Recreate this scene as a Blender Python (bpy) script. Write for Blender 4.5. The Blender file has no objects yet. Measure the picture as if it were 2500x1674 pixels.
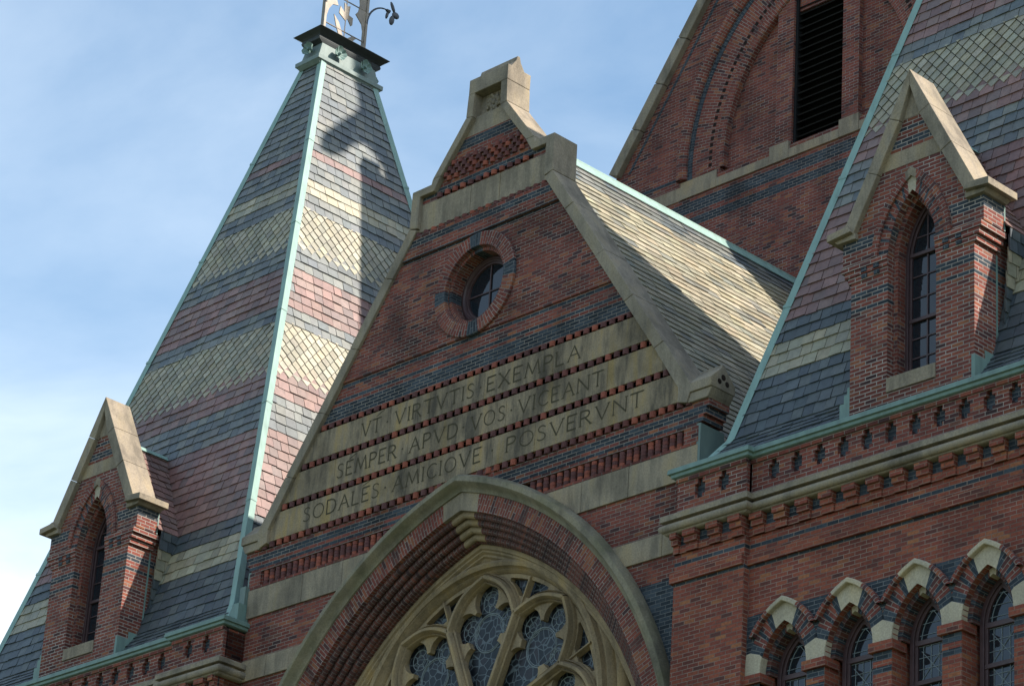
import bpy, bmesh, math, random
from mathutils import Vector, Matrix
from mathutils.geometry import tessellate_polygon
R = math.radians
rnd = random.Random(7)
S = bpy.context.scene
COL = S.collection

# ---------------------------------------------------------------- camera
cam_d = bpy.data.cameras.new('camera')
cam = bpy.data.objects.new('camera', cam_d); COL.objects.link(cam)
cam_d.sensor_fit = 'HORIZONTAL'; cam_d.sensor_width = 36.0
cam_d.lens = 7852.94 * 36 / 2500
cam_d.clip_end = 2000; cam_d.clip_start = 0.5
yaw, pit, rol = -0.81449703, 0.44215979, 0.06686218
fw = Vector((math.sin(yaw)*math.cos(pit), math.cos(yaw)*math.cos(pit), math.sin(pit)))
r0 = Vector((math.cos(yaw), -math.sin(yaw), 0)); u0 = r0.cross(fw)
rt = math.cos(rol)*r0 + math.sin(rol)*u0; up = -math.sin(rol)*r0 + math.cos(rol)*u0
M3 = Matrix((rt, up, -fw)).transposed()
cam.matrix_world = Matrix.Translation((37.12, -34, 1.6)) @ M3.to_4x4()
S.camera = cam

# ---------------------------------------------------------------- sun, sky, exposure
SUN = Vector((1, 0.463, 0.942)).normalized()
sd = bpy.data.lights.new('sun', 'SUN'); sd.energy = 4.8; sd.angle = R(0.53); sd.color = (1, 0.93, 0.82)
so = bpy.data.objects.new('sun', sd); COL.objects.link(so)
so.rotation_euler = SUN.to_track_quat('Z', 'Y').to_euler(); so.location = (60, 30, 80)
el = math.asin(SUN.z); az = math.atan2(SUN.x, SUN.y)
W = bpy.data.worlds.new('World'); S.world = W; W.use_nodes = True
nt = W.node_tree; N = nt.nodes; Lk = nt.links; N.clear()
out = N.new('ShaderNodeOutputWorld'); bg = N.new('ShaderNodeBackground')
sky = N.new('ShaderNodeTexSky'); sky.sky_type = 'NISHITA'; sky.sun_disc = False
sky.sun_elevation = el; sky.sun_rotation = az; sky.air_density = 1.0; sky.dust_density = 0.6; sky.ozone_density = 1.2
tc = N.new('ShaderNodeTexCoord')
mp = N.new('ShaderNodeMapping'); mp.inputs['Scale'].default_value = (3.4, 3.4, 6.5); mp.inputs['Location'].default_value = (0.35, 0.2, 0.12)
n1 = N.new('ShaderNodeTexNoise'); n1.inputs['Scale'].default_value = 1.6; n1.inputs['Detail'].default_value = 7; n1.inputs['Roughness'].default_value = 0.55
n1.inputs['Distortion'].default_value = 0.4
cr = N.new('ShaderNodeValToRGB'); cr.color_ramp.elements[0].position = 0.30; cr.color_ramp.elements[1].position = 0.84
sx = N.new('ShaderNodeSeparateXYZ')
# clouds thicken towards the horizon and away to the west
dw = N.new('ShaderNodeVectorMath'); dw.operation = 'DOT_PRODUCT'; dw.inputs[1].default_value = (-0.84, 0.33, -0.42)
mr = N.new('ShaderNodeMapRange'); mr.inputs['From Min'].default_value = 0.615; mr.inputs['From Max'].default_value = 0.70
mr.inputs['To Min'].default_value = 0.33; mr.inputs['To Max'].default_value = 1.5
mul = N.new('ShaderNodeMath'); mul.operation = 'MULTIPLY'; mul.use_clamp = True
ad = N.new('ShaderNodeMath'); ad.operation = 'ADD'
mx = N.new('ShaderNodeMixRGB'); mx.inputs['Color2'].default_value = (6.5, 6.9, 7.0, 1)
Lk.new(tc.outputs['Generated'], mp.inputs['Vector']); Lk.new(mp.outputs['Vector'], n1.inputs['Vector'])
Lk.new(n1.outputs['Fac'], cr.inputs['Fac']); Lk.new(tc.outputs['Generated'], dw.inputs[0])
Lk.new(dw.outputs['Value'], mr.inputs['Value']); Lk.new(cr.outputs['Color'], mul.inputs[0]); Lk.new(mr.outputs['Result'], mul.inputs[1])
Lk.new(mul.outputs[0], mx.inputs['Fac']); tint = N.new('ShaderNodeMixRGB'); tint.blend_type = 'MULTIPLY'; tint.inputs['Fac'].default_value = 1; tint.inputs['Color2'].default_value = (0.95, 1.04, 0.99, 1)
Lk.new(sky.outputs['Color'], tint.inputs['Color1']); Lk.new(tint.outputs['Color'], mx.inputs['Color1'])
Lk.new(mx.outputs['Color'], bg.inputs['Color']); Lk.new(bg.outputs['Background'], out.inputs['Surface'])
bg.inputs['Strength'].default_value = 0.13
S.view_settings.view_transform = 'Standard'; S.view_settings.look = 'None'
S.view_settings.exposure = 0.95; S.view_settings.gamma = 1.0
S.cycles.max_bounces = 6; S.cycles.diffuse_bounces = 3

# ---------------------------------------------------------------- materials
def newmat(name):
    m = bpy.data.materials.new(name); m.use_nodes = True
    t = m.node_tree; b = t.nodes['Principled BSDF']
    return m, t, t.nodes, t.links, b
def nnode(t, kind, **kw):
    n = t.nodes.new(kind)
    for k, v in kw.items():
        if k.startswith('i_'): n.inputs[k[2:].replace('_', ' ')].default_value = v
        else: setattr(n, k, v)
    return n
def ramp(t, stops, interp='LINEAR'):
    r = t.nodes.new('ShaderNodeValToRGB'); e = r.color_ramp; e.interpolation = interp
    while len(e.elements) > 1: e.elements.remove(e.elements[-1])
    for i, (p, c) in enumerate(stops):
        x = e.elements[0] if i == 0 else e.elements.new(p)
        x.position = p; x.color = (c[0], c[1], c[2], 1)
    return r
RED = [(0.0, (0.050, 0.026, 0.027)), (0.05, (0.085, 0.034, 0.034)), (0.16, (0.140, 0.042, 0.034)), (0.50, (0.192, 0.050, 0.037)),
       (0.80, (0.225, 0.062, 0.041)), (0.95, (0.26, 0.095, 0.048)), (1.0, (0.15, 0.068, 0.058))]
BRIGHT = [(0.0, (0.095, 0.037, 0.031)), (0.10, (0.165, 0.046, 0.034)), (0.5, (0.225, 0.057, 0.038)), (0.88, (0.270, 0.075, 0.043)), (1.0, (0.30, 0.115, 0.052))]
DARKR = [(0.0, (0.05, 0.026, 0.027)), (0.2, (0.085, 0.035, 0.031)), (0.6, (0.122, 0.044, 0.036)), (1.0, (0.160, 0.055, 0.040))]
BLK = [(0.0, (0.020, 0.026, 0.034)), (0.5, (0.034, 0.044, 0.057)), (1.0, (0.055, 0.068, 0.085))]
def brick(name, stops, bands=(), mortar=(0.26, 0.225, 0.20), row=0.066, width=0.216, msize=0.0065, dirt=0.55, dirtscale=0.9):
    m, t, n, l, b = newmat(name)
    uv = n.new('ShaderNodeUVMap'); uv.uv_map = 'UVMap'
    wob = nnode(t, 'ShaderNodeTexNoise', i_Scale=2.2, i_Detail=2.0)
    l.new(uv.outputs['UV'], wob.inputs['Vector'])
    wv = nnode(t, 'ShaderNodeVectorMath', operation='MULTIPLY_ADD'); wv.inputs[1].default_value = (0.010, 0.006, 0)
    l.new(wob.outputs['Color'], wv.inputs[0]); l.new(uv.outputs['UV'], wv.inputs[2])
    bt = n.new('ShaderNodeTexBrick'); bt.offset = 0.5; bt.inputs['Scale'].default_value = 1
    bt.inputs['Color1'].default_value = (0, 0, 0, 1); bt.inputs['Color2'].default_value = (1, 1, 1, 1); bt.inputs['Mortar'].default_value = (0.5, 0.5, 0.5, 1)
    bt.inputs['Mortar Size'].default_value = msize; bt.inputs['Mortar Smooth'].default_value = 0.25
    bt.inputs['Brick Width'].default_value = width; bt.inputs['Row Height'].default_value = row; bt.inputs['Bias'].default_value = 0
    l.new(wv.outputs['Vector'], bt.inputs['Vector'])
    r = ramp(t, stops); l.new(bt.outputs['Color'], r.inputs['Fac'])
    col = r.outputs['Color']
    if bands:
        rb = ramp(t, BLK); l.new(bt.outputs['Color'], rb.inputs['Fac'])
        sp = n.new('ShaderNodeSeparateXYZ'); l.new(uv.outputs['UV'], sp.inputs[0]); acc = None
        for (a, c) in bands:
            a, c = round(a/row)*row, max(round(c/row), round(a/row)+1)*row
            cm = nnode(t, 'ShaderNodeMath', operation='COMPARE'); cm.inputs[1].default_value = (a+c)/2; cm.inputs[2].default_value = (c-a)/2
            l.new(sp.outputs['Y'], cm.inputs[0])
            if acc is None: acc = cm.outputs[0]
            else:
                a2 = nnode(t, 'ShaderNodeMath', operation='MAXIMUM'); l.new(acc, a2.inputs[0]); l.new(cm.outputs[0], a2.inputs[1]); acc = a2.outputs[0]
        mb = n.new('ShaderNodeMixRGB'); l.new(acc, mb.inputs['Fac']); l.new(col, mb.inputs['Color1']); l.new(rb.outputs['Color'], mb.inputs['Color2']); col = mb.outputs['Color']
    # grime and per-brick grain
    ns = nnode(t, 'ShaderNodeTexNoise', i_Scale=dirtscale, i_Detail=6.0, i_Roughness=0.62); l.new(uv.outputs['UV'], ns.inputs['Vector'])
    rs = ramp(t, [(0.36, (1-dirt,)*3), (0.56, (1, 1, 1)), (0.75, (1.0, 1.0, 1.0))]); l.new(ns.outputs['Fac'], rs.inputs['Fac'])
    ng = nnode(t, 'ShaderNodeTexNoise', i_Scale=26.0, i_Detail=3.0); l.new(uv.outputs['UV'], ng.inputs['Vector'])
    rg = ramp(t, [(0.3, (0.78,)*3), (0.7, (1.16,)*3)]); l.new(ng.outputs['Fac'], rg.inputs['Fac'])
    m1 = nnode(t, 'ShaderNodeMixRGB', blend_type='MULTIPLY', i_Fac=1.0); l.new(col, m1.inputs['Color1']); l.new(rs.outputs['Color'], m1.inputs['Color2'])
    m2 = nnode(t, 'ShaderNodeMixRGB', blend_type='MULTIPLY', i_Fac=1.0); l.new(m1.outputs['Color'], m2.inputs['Color1']); l.new(rg.outputs['Color'], m2.inputs['Color2'])
    # mortar, some joints washed pale and some dark
    nm = nnode(t, 'ShaderNodeTexNoise', i_Scale=1.7, i_Detail=4.0); l.new(uv.outputs['UV'], nm.inputs['Vector'])
    rm = ramp(t, [(0.33, tuple(c*0.45 for c in mortar)), (0.62, mortar), (0.8, tuple(min(1, c*1.35) for c in mortar))]); l.new(nm.outputs['Fac'], rm.inputs['Fac'])
    mm = n.new('ShaderNodeMixRGB'); l.new(bt.outputs['Fac'], mm.inputs['Fac']); l.new(m2.outputs['Color'], mm.inputs['Color1']); l.new(rm.outputs['Color'], mm.inputs['Color2'])
    mpw = n.new('ShaderNodeMapping'); mpw.inputs['Scale'].default_value = (7.5, 2.2, 1); l.new(uv.outputs['UV'], mpw.inputs['Vector'])
    nw = nnode(t, 'ShaderNodeTexNoise', i_Scale=2.0, i_Detail=3.0, i_Roughness=0.7); l.new(mpw.outputs['Vector'], nw.inputs['Vector'])
    rw = ramp(t, [(0.735, (0, 0, 0)), (0.77, (0.75,)*3)]); l.new(nw.outputs['Fac'], rw.inputs['Fac'])
    mw = n.new('ShaderNodeMixRGB'); mw.inputs['Color2'].default_value = (0.42, 0.38, 0.34, 1); l.new(rw.outputs['Color'], mw.inputs['Fac']); l.new(mm.outputs['Color'], mw.inputs['Color1'])
    l.new(mw.outputs['Color'], b.inputs['Base Color'])
    b.inputs['Roughness'].default_value = 0.85; b.inputs['Specular IOR Level'].default_value = 0.25
    hh = nnode(t, 'ShaderNodeMath', operation='MULTIPLY_ADD'); hh.inputs[1].default_value = -1.0; l.new(bt.outputs['Fac'], hh.inputs[0]); l.new(ng.outputs['Fac'], hh.inputs[2])
    bp = nnode(t, 'ShaderNodeBump', i_Strength=0.55, i_Distance=0.008); l.new(hh.outputs[0], bp.inputs['Height']); l.new(bp.outputs['Normal'], b.inputs['Normal'])
    return m
def stone(name, base, dark=0.5, warm=0.5, streak=0.5, rough=0.85, moss=0.0, scale=1.0):
    m, t, n, l, b = newmat(name)
    tc = n.new('ShaderNodeTexCoord')
    a = nnode(t, 'ShaderNodeTexNoise', i_Scale=0.85*scale, i_Detail=5.0, i_Roughness=0.6); l.new(tc.outputs['Object'], a.inputs['Vector'])
    ra = ramp(t, [(0.33, tuple(c*(1-dark) for c in base)), (0.55, base), (0.74, (base[0]*1.12, base[1]*1.04, base[2]*(0.92)))]); l.new(a.outputs['Fac'], ra.inputs['Fac'])
    mpn = n.new('ShaderNodeMapping'); mpn.inputs['Scale'].default_value = (2.1, 2.1, 0.42); l.new(tc.outputs['Object'], mpn.inputs['Vector'])
    s = nnode(t, 'ShaderNodeTexNoise', i_Scale=1.6*scale, i_Detail=6.0, i_Roughness=0.65); l.new(mpn.outputs['Vector'], s.inputs['Vector'])
    rs = ramp(t, [(0.36, (1-streak, 1-streak*0.97, 1-streak*0.9)), (0.52, (1, 1, 1)), (0.68, (1+0.22*warm, 1+0.10*warm, 1-0.30*warm))]); l.new(s.outputs['Fac'], rs.inputs['Fac'])
    m1 = nnode(t, 'ShaderNodeMixRGB', blend_type='MULTIPLY', i_Fac=1.0); l.new(ra.outputs['Color'], m1.inputs['Color1']); l.new(rs.outputs['Color'], m1.inputs['Color2'])
    g = nnode(t, 'ShaderNodeTexNoise', i_Scale=34.0, i_Detail=3.0); l.new(tc.outputs['Object'], g.inputs['Vector'])
    rg = ramp(t, [(0.3, (0.82,)*3), (0.7, (1.12,)*3)]); l.new(g.outputs['Fac'], rg.inputs['Fac'])
    m2 = nnode(t, 'ShaderNodeMixRGB', blend_type='MULTIPLY', i_Fac=1.0); l.new(m1.outputs['Color'], m2.inputs['Color1']); l.new(rg.outputs['Color'], m2.inputs['Color2'])
    o = m2.outputs['Color']
    if moss:
        q = nnode(t, 'ShaderNodeTexNoise', i_Scale=1.9, i_Detail=6.0); l.new(tc.outputs['Object'], q.inputs['Vector'])
        rq = ramp(t, [(0.45, (0, 0, 0)), (0.65, (moss,)*3)]); l.new(q.outputs['Fac'], rq.inputs['Fac'])
        m3 = nnode(t, 'ShaderNodeMixRGB'); m3.inputs['Color2'].default_value = (0.10, 0.10, 0.045, 1)
        l.new(rq.outputs['Color'], m3.inputs['Fac']); l.new(o, m3.inputs['Color1']); o = m3.outputs['Color']
    l.new(o, b.inputs['Base Color']); b.inputs['Roughness'].default_value = rough; b.inputs['Specular IOR Level'].default_value = 0.25
    bp = nnode(t, 'ShaderNodeBump', i_Strength=0.35, i_Distance=0.01); l.new(g.outputs['Fac'], bp.inputs['Height']); l.new(bp.outputs['Normal'], b.inputs['Normal'])
    return m
def copper(name, base, dark=(0.09, 0.13, 0.12), spots=0.4, metallic=0.0):
    m, t, n, l, b = newmat(name)
    tc = n.new('ShaderNodeTexCoord')
    mpn = n.new('ShaderNodeMapping'); mpn.inputs['Scale'].default_value = (4, 4, 1.0); l.new(tc.outputs['Object'], mpn.inputs['Vector'])
    a = nnode(t, 'ShaderNodeTexNoise', i_Scale=1.6, i_Detail=7.0, i_Roughness=0.65); l.new(mpn.outputs['Vector'], a.inputs['Vector'])
    r = ramp(t, [(0.30, tuple(d*spots+bb*(1-spots) for d, bb in zip(dark, base))), (0.5, base), (0.72, tuple(min(1, c*1.18) for c in base))]); l.new(a.outputs['Fac'], r.inputs['Fac'])
    l.new(r.outputs['Color'], b.inputs['Base Color']); b.inputs['Roughness'].default_value = 0.62; b.inputs['Metallic'].default_value = metallic
    g = nnode(t, 'ShaderNodeTexNoise', i_Scale=5.0, i_Detail=3.0); l.new(tc.outputs['Object'], g.inputs['Vector'])
    bp = nnode(t, 'ShaderNodeBump', i_Strength=0.25, i_Distance=0.02); l.new(g.outputs['Fac'], bp.inputs['Height']); l.new(bp.outputs['Normal'], b.inputs['Normal'])
    return m
def slate_mat(name='slate'):
    m, t, n, l, b = newmat(name)
    at = n.new('ShaderNodeAttribute'); at.attribute_name = 'slate_colour'
    tc = n.new('ShaderNodeTexCoord')
    a = nnode(t, 'ShaderNodeTexNoise', i_Scale=9.0, i_Detail=6.0, i_Roughness=0.65); l.new(tc.outputs['Object'], a.inputs['Vector'])
    r = ramp(t, [(0.3, (0.72,)*3), (0.55, (1, 1, 1)), (0.75, (1.12, 1.12, 1.10))]); l.new(a.outputs['Fac'], r.inputs['Fac'])
    a2 = nnode(t, 'ShaderNodeTexNoise', i_Scale=0.7, i_Detail=4.0); l.new(tc.outputs['Object'], a2.inputs['Vector'])
    r2 = ramp(t, [(0.35, (0.82,)*3), (0.65, (1.06,)*3)]); l.new(a2.outputs['Fac'], r2.inputs['Fac'])
    m1 = nnode(t, 'ShaderNodeMixRGB', blend_type='MULTIPLY', i_Fac=1.0); l.new(at.outputs['Color'], m1.inputs['Color1']); l.new(r.outputs['Color'], m1.inputs['Color2'])
    m2 = nnode(t, 'ShaderNodeMixRGB', blend_type='MULTIPLY', i_Fac=1.0); l.new(m1.outputs['Color'], m2.inputs['Color1']); l.new(r2.outputs['Color'], m2.inputs['Color2'])
    l.new(m2.outputs['Color'], b.inputs['Base Color']); b.inputs['Roughness'].default_value = 0.50; b.inputs['Specular IOR Level'].default_value = 0.50
    bp = nnode(t, 'ShaderNodeBump', i_Strength=0.3, i_Distance=0.008); l.new(a.outputs['Fac'], bp.inputs['Height']); l.new(bp.outputs['Normal'], b.inputs['Normal'])
    return m
def plain(name, c, rough=0.6, metallic=0.0, spec=0.5, var=0.2):
    m, t, n, l, b = newmat(name)
    tc = n.new('ShaderNodeTexCoord'); a = nnode(t, 'ShaderNodeTexNoise', i_Scale=6.0, i_Detail=5.0); l.new(tc.outputs['Object'], a.inputs['Vector'])
    r = ramp(t, [(0.3, tuple(x*(1-var) for x in c)), (0.7, tuple(min(1, x*(1+var)) for x in c))]); l.new(a.outputs['Fac'], r.inputs['Fac'])
    l.new(r.outputs['Color'], b.inputs['Base Color']); b.inputs['Roughness'].default_value = rough; b.inputs['Metallic'].default_value = metallic; b.inputs['Specular IOR Level'].default_value = spec
    return m
def glass(name, c=(0.012, 0.016, 0.022), rough=0.04):
    m, t, n, l, b = newmat(name)
    tc = n.new('ShaderNodeTexCoord'); a = nnode(t, 'ShaderNodeTexNoise', i_Scale=2.0, i_Detail=2.0); l.new(tc.outputs['Object'], a.inputs['Vector'])
    bp = nnode(t, 'ShaderNodeBump', i_Strength=0.06, i_Distance=0.05); l.new(a.outputs['Fac'], bp.inputs['Height']); l.new(bp.outputs['Normal'], b.inputs['Normal'])
    b.inputs['Base Color'].default_value = (*c, 1); b.inputs['Roughness'].default_value = rough; b.inputs['Specular IOR Level'].default_value = 0.6
    return m
def stained(name, sc=5.5, quarry=False):
    m, t, n, l, b = newmat(name)
    tc = n.new('ShaderNodeTexCoord')
    mpn = n.new('ShaderNodeMapping'); mpn.inputs['Scale'].default_value = (1, 0, 1); l.new(tc.outputs['Object'], mpn.inputs['Vector'])
    w = nnode(t, 'ShaderNodeTexNoise', i_Scale=2.5, i_Detail=1.0); l.new(mpn.outputs['Vector'], w.inputs['Vector'])
    wv = nnode(t, 'ShaderNodeVectorMath', operation='MULTIPLY_ADD'); wv.inputs[1].default_value = (0.10, 0, 0.10); l.new(w.outputs['Color'], wv.inputs[0]); l.new(mpn.outputs['Vector'], wv.inputs[2])
    v = nnode(t, 'ShaderNodeTexVoronoi', feature='DISTANCE_TO_EDGE', i_Scale=sc); l.new(wv.outputs['Vector'], v.inputs['Vector'])
    vc = nnode(t, 'ShaderNodeTexVoronoi', feature='F1', i_Scale=sc); l.new(wv.outputs['Vector'], vc.inputs['Vector'])
    rc = ramp(t, [(0.0, (0.006, 0.007, 0.010)), (0.35, (0.010, 0.013, 0.018)), (0.7, (0.019, 0.021, 0.027)), (1.0, (0.027, 0.022, 0.027))])
    sp = n.new('ShaderNodeSeparateXYZ'); l.new(vc.outputs['Color'], sp.inputs[0]); l.new(sp.outputs['X'], rc.inputs['Fac'])
    le = ramp(t, [(0.030, (1, 1, 1)), (0.055, (0, 0, 0))]); l.new(v.outputs['Distance'], le.inputs['Fac'])
    mx = n.new('ShaderNodeMixRGB'); mx.inputs['Color2'].default_value = (0.095, 0.11, 0.122, 1); l.new(le.outputs['Color'], mx.inputs['Fac']); l.new(rc.outputs['Color'], mx.inputs['Color1'])
    l.new(mx.outputs['Color'], b.inputs['Base Color']); b.inputs['Roughness'].default_value = 0.32; b.inputs['Specular IOR Level'].default_value = 0.22
    nb = nnode(t, 'ShaderNodeTexNoise', i_Scale=9.0); l.new(tc.outputs['Object'], nb.inputs['Vector'])
    bp = nnode(t, 'ShaderNodeBump', i_Strength=0.35, i_Distance=0.02); l.new(nb.outputs['Fac'], bp.inputs['Height']); l.new(bp.outputs['Normal'], b.inputs['Normal'])
    return m
GB = [(22.43, 22.49), (22.56, 22.685), (24.88, 25.145), (25.21, 25.278), (25.49, 25.56), (27.49, 27.555), (27.80, 27.93), (28.735, 28.835), (29.46, 29.665)]
M = dict(
    gable=brick('gable_brick', RED, GB, dirt=0.62, mortar=(0.24, 0.205, 0.18), msize=0.006),
    red=brick('red_brick', RED, dirt=0.5),
    tower=brick('tower_brick', BRIGHT, [(19.81, 19.89), (19.445, 19.51)], mortar=(0.24, 0.17, 0.14), dirt=0.35),
    parapet=brick('parapet_brick', RED, mortar=(0.30, 0.25, 0.22), dirt=0.45),
    corbel=brick('corbel_brick', BRIGHT, mortar=(0.26, 0.16, 0.12), dirt=0.25),
    blk=brick('black_brick', BLK, mortar=(0.15, 0.15, 0.155), msize=0.0055, dirt=0.3),
    dormer=brick('dormer_brick', RED, [(23.37, 23.50), (23.135, 23.20), (24.20, 24.40), (25.76, 25.89), (26.02, 26.09)], mortar=(0.33, 0.28, 0.25), msize=0.0085, dirt=0.4),
    bell=brick('bell_tower_brick', RED, [(32.735, 33.0), (32.395, 32.575)], dirt=0.45, mortar=(0.25, 0.21, 0.19), msize=0.006),
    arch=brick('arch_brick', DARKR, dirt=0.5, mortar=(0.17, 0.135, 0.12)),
    archr=brick('arch_brick_red', RED, dirt=0.35),
    dentil=brick('dentil_brick', [(0, (0.10, 0.045, 0.045)), (0.4, (0.22, 0.065, 0.05)), (0.75, (0.30, 0.085, 0.052)), (1, (0.34, 0.125, 0.06))], width=9.0, row=9.0, msize=0.0, dirt=0.35),
    stone=stone('sandstone', (0.285, 0.228, 0.166), dark=0.38, warm=0.4, streak=0.35),
    insc=stone('inscribed_sandstone', (0.270, 0.206, 0.138), dark=0.50, warm=0.9, streak=0.60, scale=1.0),
    cope=stone('coping_sandstone', (0.270, 0.220, 0.166), dark=0.40, warm=0.3, streak=0.32, moss=0.08),
    hood=stone('hood_sandstone', (0.225, 0.192, 0.138), dark=0.42, warm=0.2, streak=0.35, moss=0.35),
    tracery=stone('tracery_sandstone', (0.320, 0.232, 0.142), dark=0.30, warm=0.55, streak=0.30),
    lime=stone('limestone', (0.42, 0.355, 0.265), dark=0.2, warm=0.2, streak=0.15),
    cutletter=plain('letter_shade_dirt', (0.070, 0.058, 0.038), rough=0.95, spec=0.1),  # flat strokes; the dark colour holds the shade and dirt of cut letters
    copper=copper('copper_patina', (0.135, 0.205, 0.185), spots=0.6),
    capmetal=copper('cap_patina', (0.150, 0.190, 0.178)),
    copperl=copper('copper_patina_pale', (0.195, 0.300, 0.268), spots=0.35),
    copperd=copper('copper_patina_dark', (0.115, 0.155, 0.14), spots=0.5),
    crown=copper('weathered_copper', (0.022, 0.026, 0.028), dark=(0.012, 0.014, 0.015)),
    slate=slate_mat(), under=plain('roof_felt', (0.022, 0.024, 0.027), rough=0.9),
    wood=plain('maroon_wood', (0.060, 0.030, 0.032), rough=0.5),
    pane=glass('window_glass'), leaded=stained('leaded_glass', 6.0), stained=stained('stained_glass', 6.5),
    came=plain('lead_came', (0.17, 0.195, 0.21), rough=0.5), louvre=plain('black_louvre', (0.010, 0.010, 0.011), rough=0.7, spec=0.2),
    iron=plain('bronze_iron', (0.20, 0.165, 0.13), rough=0.5, metallic=0.25), darkiron=plain('dark_iron', (0.022, 0.025, 0.035), rough=0.5),
    grass=plain('lawn', (0.06, 0.075, 0.035), rough=0.95, var=0.35), gap=plain('painted_shade', (0.03, 0.022, 0.02), rough=1.0, spec=0.0),
)

# ---------------------------------------------------------------- mesh builder
class MB:
    def __init__(self): self.v = []; self.f = []; self.mi = []; self.uv = []; self.col = []; self.marks = []
    def mark(self): self.marks.append(len(self.f))
    def face(self, pts, m=0, uv=None, col=None):
        i = len(self.v); self.v += [tuple(p) for p in pts]; self.f.append(tuple(range(i, i+len(pts)))); self.mi.append(m); self.uv.append(uv); self.col.append(col)
    def box(self, x0, x1, y0, y1, z0, z1, m=0):
        a = [(x0, y0, z0), (x1, y0, z0), (x1, y1, z0), (x0, y1, z0), (x0, y0, z1), (x1, y0, z1), (x1, y1, z1), (x0, y1, z1)]
        for q in ((0, 1, 5, 4), (1, 2, 6, 5), (2, 3, 7, 6), (3, 0, 4, 7), (4, 5, 6, 7), (3, 2, 1, 0)): self.face([a[k] for k in q], m)
    def prism(self, poly, y0, y1, m=0, mside=None):
        """poly in XZ, extruded y0 (front) .. y1"""
        ar = sum(poly[i][0]*poly[(i+1) % len(poly)][1]-poly[(i+1) % len(poly)][0]*poly[i][1] for i in range(len(poly)))
        if ar < 0: poly = poly[::-1]
        n = len(poly); ms = m if mside is None else mside
        self.face([(x, y0, z) for x, z in poly], m); self.face([(x, y1, z) for x, z in poly[::-1]], m)
        for i in range(n):
            a, c = poly[i], poly[(i+1) % n]
            self.face([(a[0], y1, a[1]), (c[0], y1, c[1]), (c[0], y0, c[1]), (a[0], y0, a[1])], ms)
    def prism_x(self, poly, x0, x1, m=0):
        """poly in YZ extruded along x"""
        ar = sum(poly[i][0]*poly[(i+1) % len(poly)][1]-poly[(i+1) % len(poly)][0]*poly[i][1] for i in range(len(poly)))
        if ar < 0: poly = poly[::-1]
        n = len(poly)
        self.face([(x1, y, z) for y, z in poly], m); self.face([(x0, y, z) for y, z in poly[::-1]], m)
        for i in range(n):
            a, c = poly[i], poly[(i+1) % n]
            self.face([(x0, a[0], a[1]), (x0, c[0], c[1]), (x1, c[0], c[1]), (x1, a[0], a[1])], m)
    def prism_holes(self, outer, holes, y0, y1, m=0, mh=None):
        def ccw(p):
            ar = sum(p[i][0]*p[(i+1) % len(p)][1]-p[(i+1) % len(p)][0]*p[i][1] for i in range(len(p)))
            return p if ar > 0 else p[::-1]
        outer = ccw(outer); holes = [ccw(h)[::-1] for h in holes]
        loops = [outer]+holes; flat = [p for L in loops for p in L]
        tris = tessellate_polygon([[Vector((p[0], p[1], 0)) for p in L] for L in loops])
        for t in tris:
            a, b_, c = [flat[k] for k in t]
            if (b_[0]-a[0])*(c[1]-a[1])-(b_[1]-a[1])*(c[0]-a[0]) < 0: b_, c = c, b_
            self.face([(p[0], y0, p[1]) for p in (a, b_, c)], m)
            self.face([(p[0], y1, p[1]) for p in (a, c, b_)], m)
        for k, L in enumerate(loops):
            mm = m if k == 0 or mh is None else mh
            for i in range(len(L)):
                a, c = L[i], L[(i+1) % len(L)]
                self.face([(a[0], y1, a[1]), (c[0], y1, c[1]), (c[0], y0, c[1]), (a[0], y0, a[1])], mm)
    def sweep(self, rings, m=0, closed=False, mf=None, uvs=None):
        """rings: list of equal length point lists, bridged"""
        for i in range(len(rings)-1):
            A, B_ = rings[i], rings[i+1]; n = len(A)
            for j in range(n if closed else n-1):
                k = (j+1) % n
                uv = None
                if uvs is not None:
                    uv = [uvs[i][j], uvs[i+1][j], uvs[i+1][k], uvs[i][k]]
                self.face([A[j], B_[j], B_[k], A[k]], m if mf is None else mf(i), uv)
    def arch(self, c, zs, prof, th0=0.0, n=36, m=0, mf=None, x0=0.0, caps=True, thb=None):
        """sweep profile [(r,y)..] along both arcs of a two-centred arch; radial brick uv"""
        for side in (1, -1):
            rings = []; uvs = []
            rm = sum(p[0] for p in prof)/len(prof)
            for i in range(n+1):
                f = i/n; row = []; ur = []; acc = 0; last = None
                for (r, y) in prof:
                    ta = math.acos(min(1, c/r)); t0 = th0 if thb is None else thb(r)
                    th = t0+(ta-t0)*f
                    row.append((x0+side*(-c+r*math.cos(th)), y, zs+r*math.sin(th)))
                    if last is not None: acc += math.hypot(r-last[0], y-last[1])
                    last = (r, y); ur.append((acc+0.003, rm*th+(0.03 if side > 0 else 7.03)))
                rings.append(row); uvs.append(ur)
            self.sweep(rings, m, False, (lambda i: mf(i/n)) if mf else None, uvs)
            if caps: self.face(rings[0], m if mf is None else mf(0))
    def ball(self, c, r, m=0, n=8, k=5, sc=(1, 1, 1)):
        rings = []
        for i in range(k+1):
            ph = -math.pi/2+math.pi*i/k
            rings.append([(c[0]+sc[0]*r*math.cos(ph)*math.cos(2*math.pi*j/n), c[1]+sc[1]*r*math.cos(ph)*math.sin(2*math.pi*j/n), c[2]+sc[2]*r*math.sin(ph)) for j in range(n)])
        self.sweep(rings, m, True)
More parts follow.
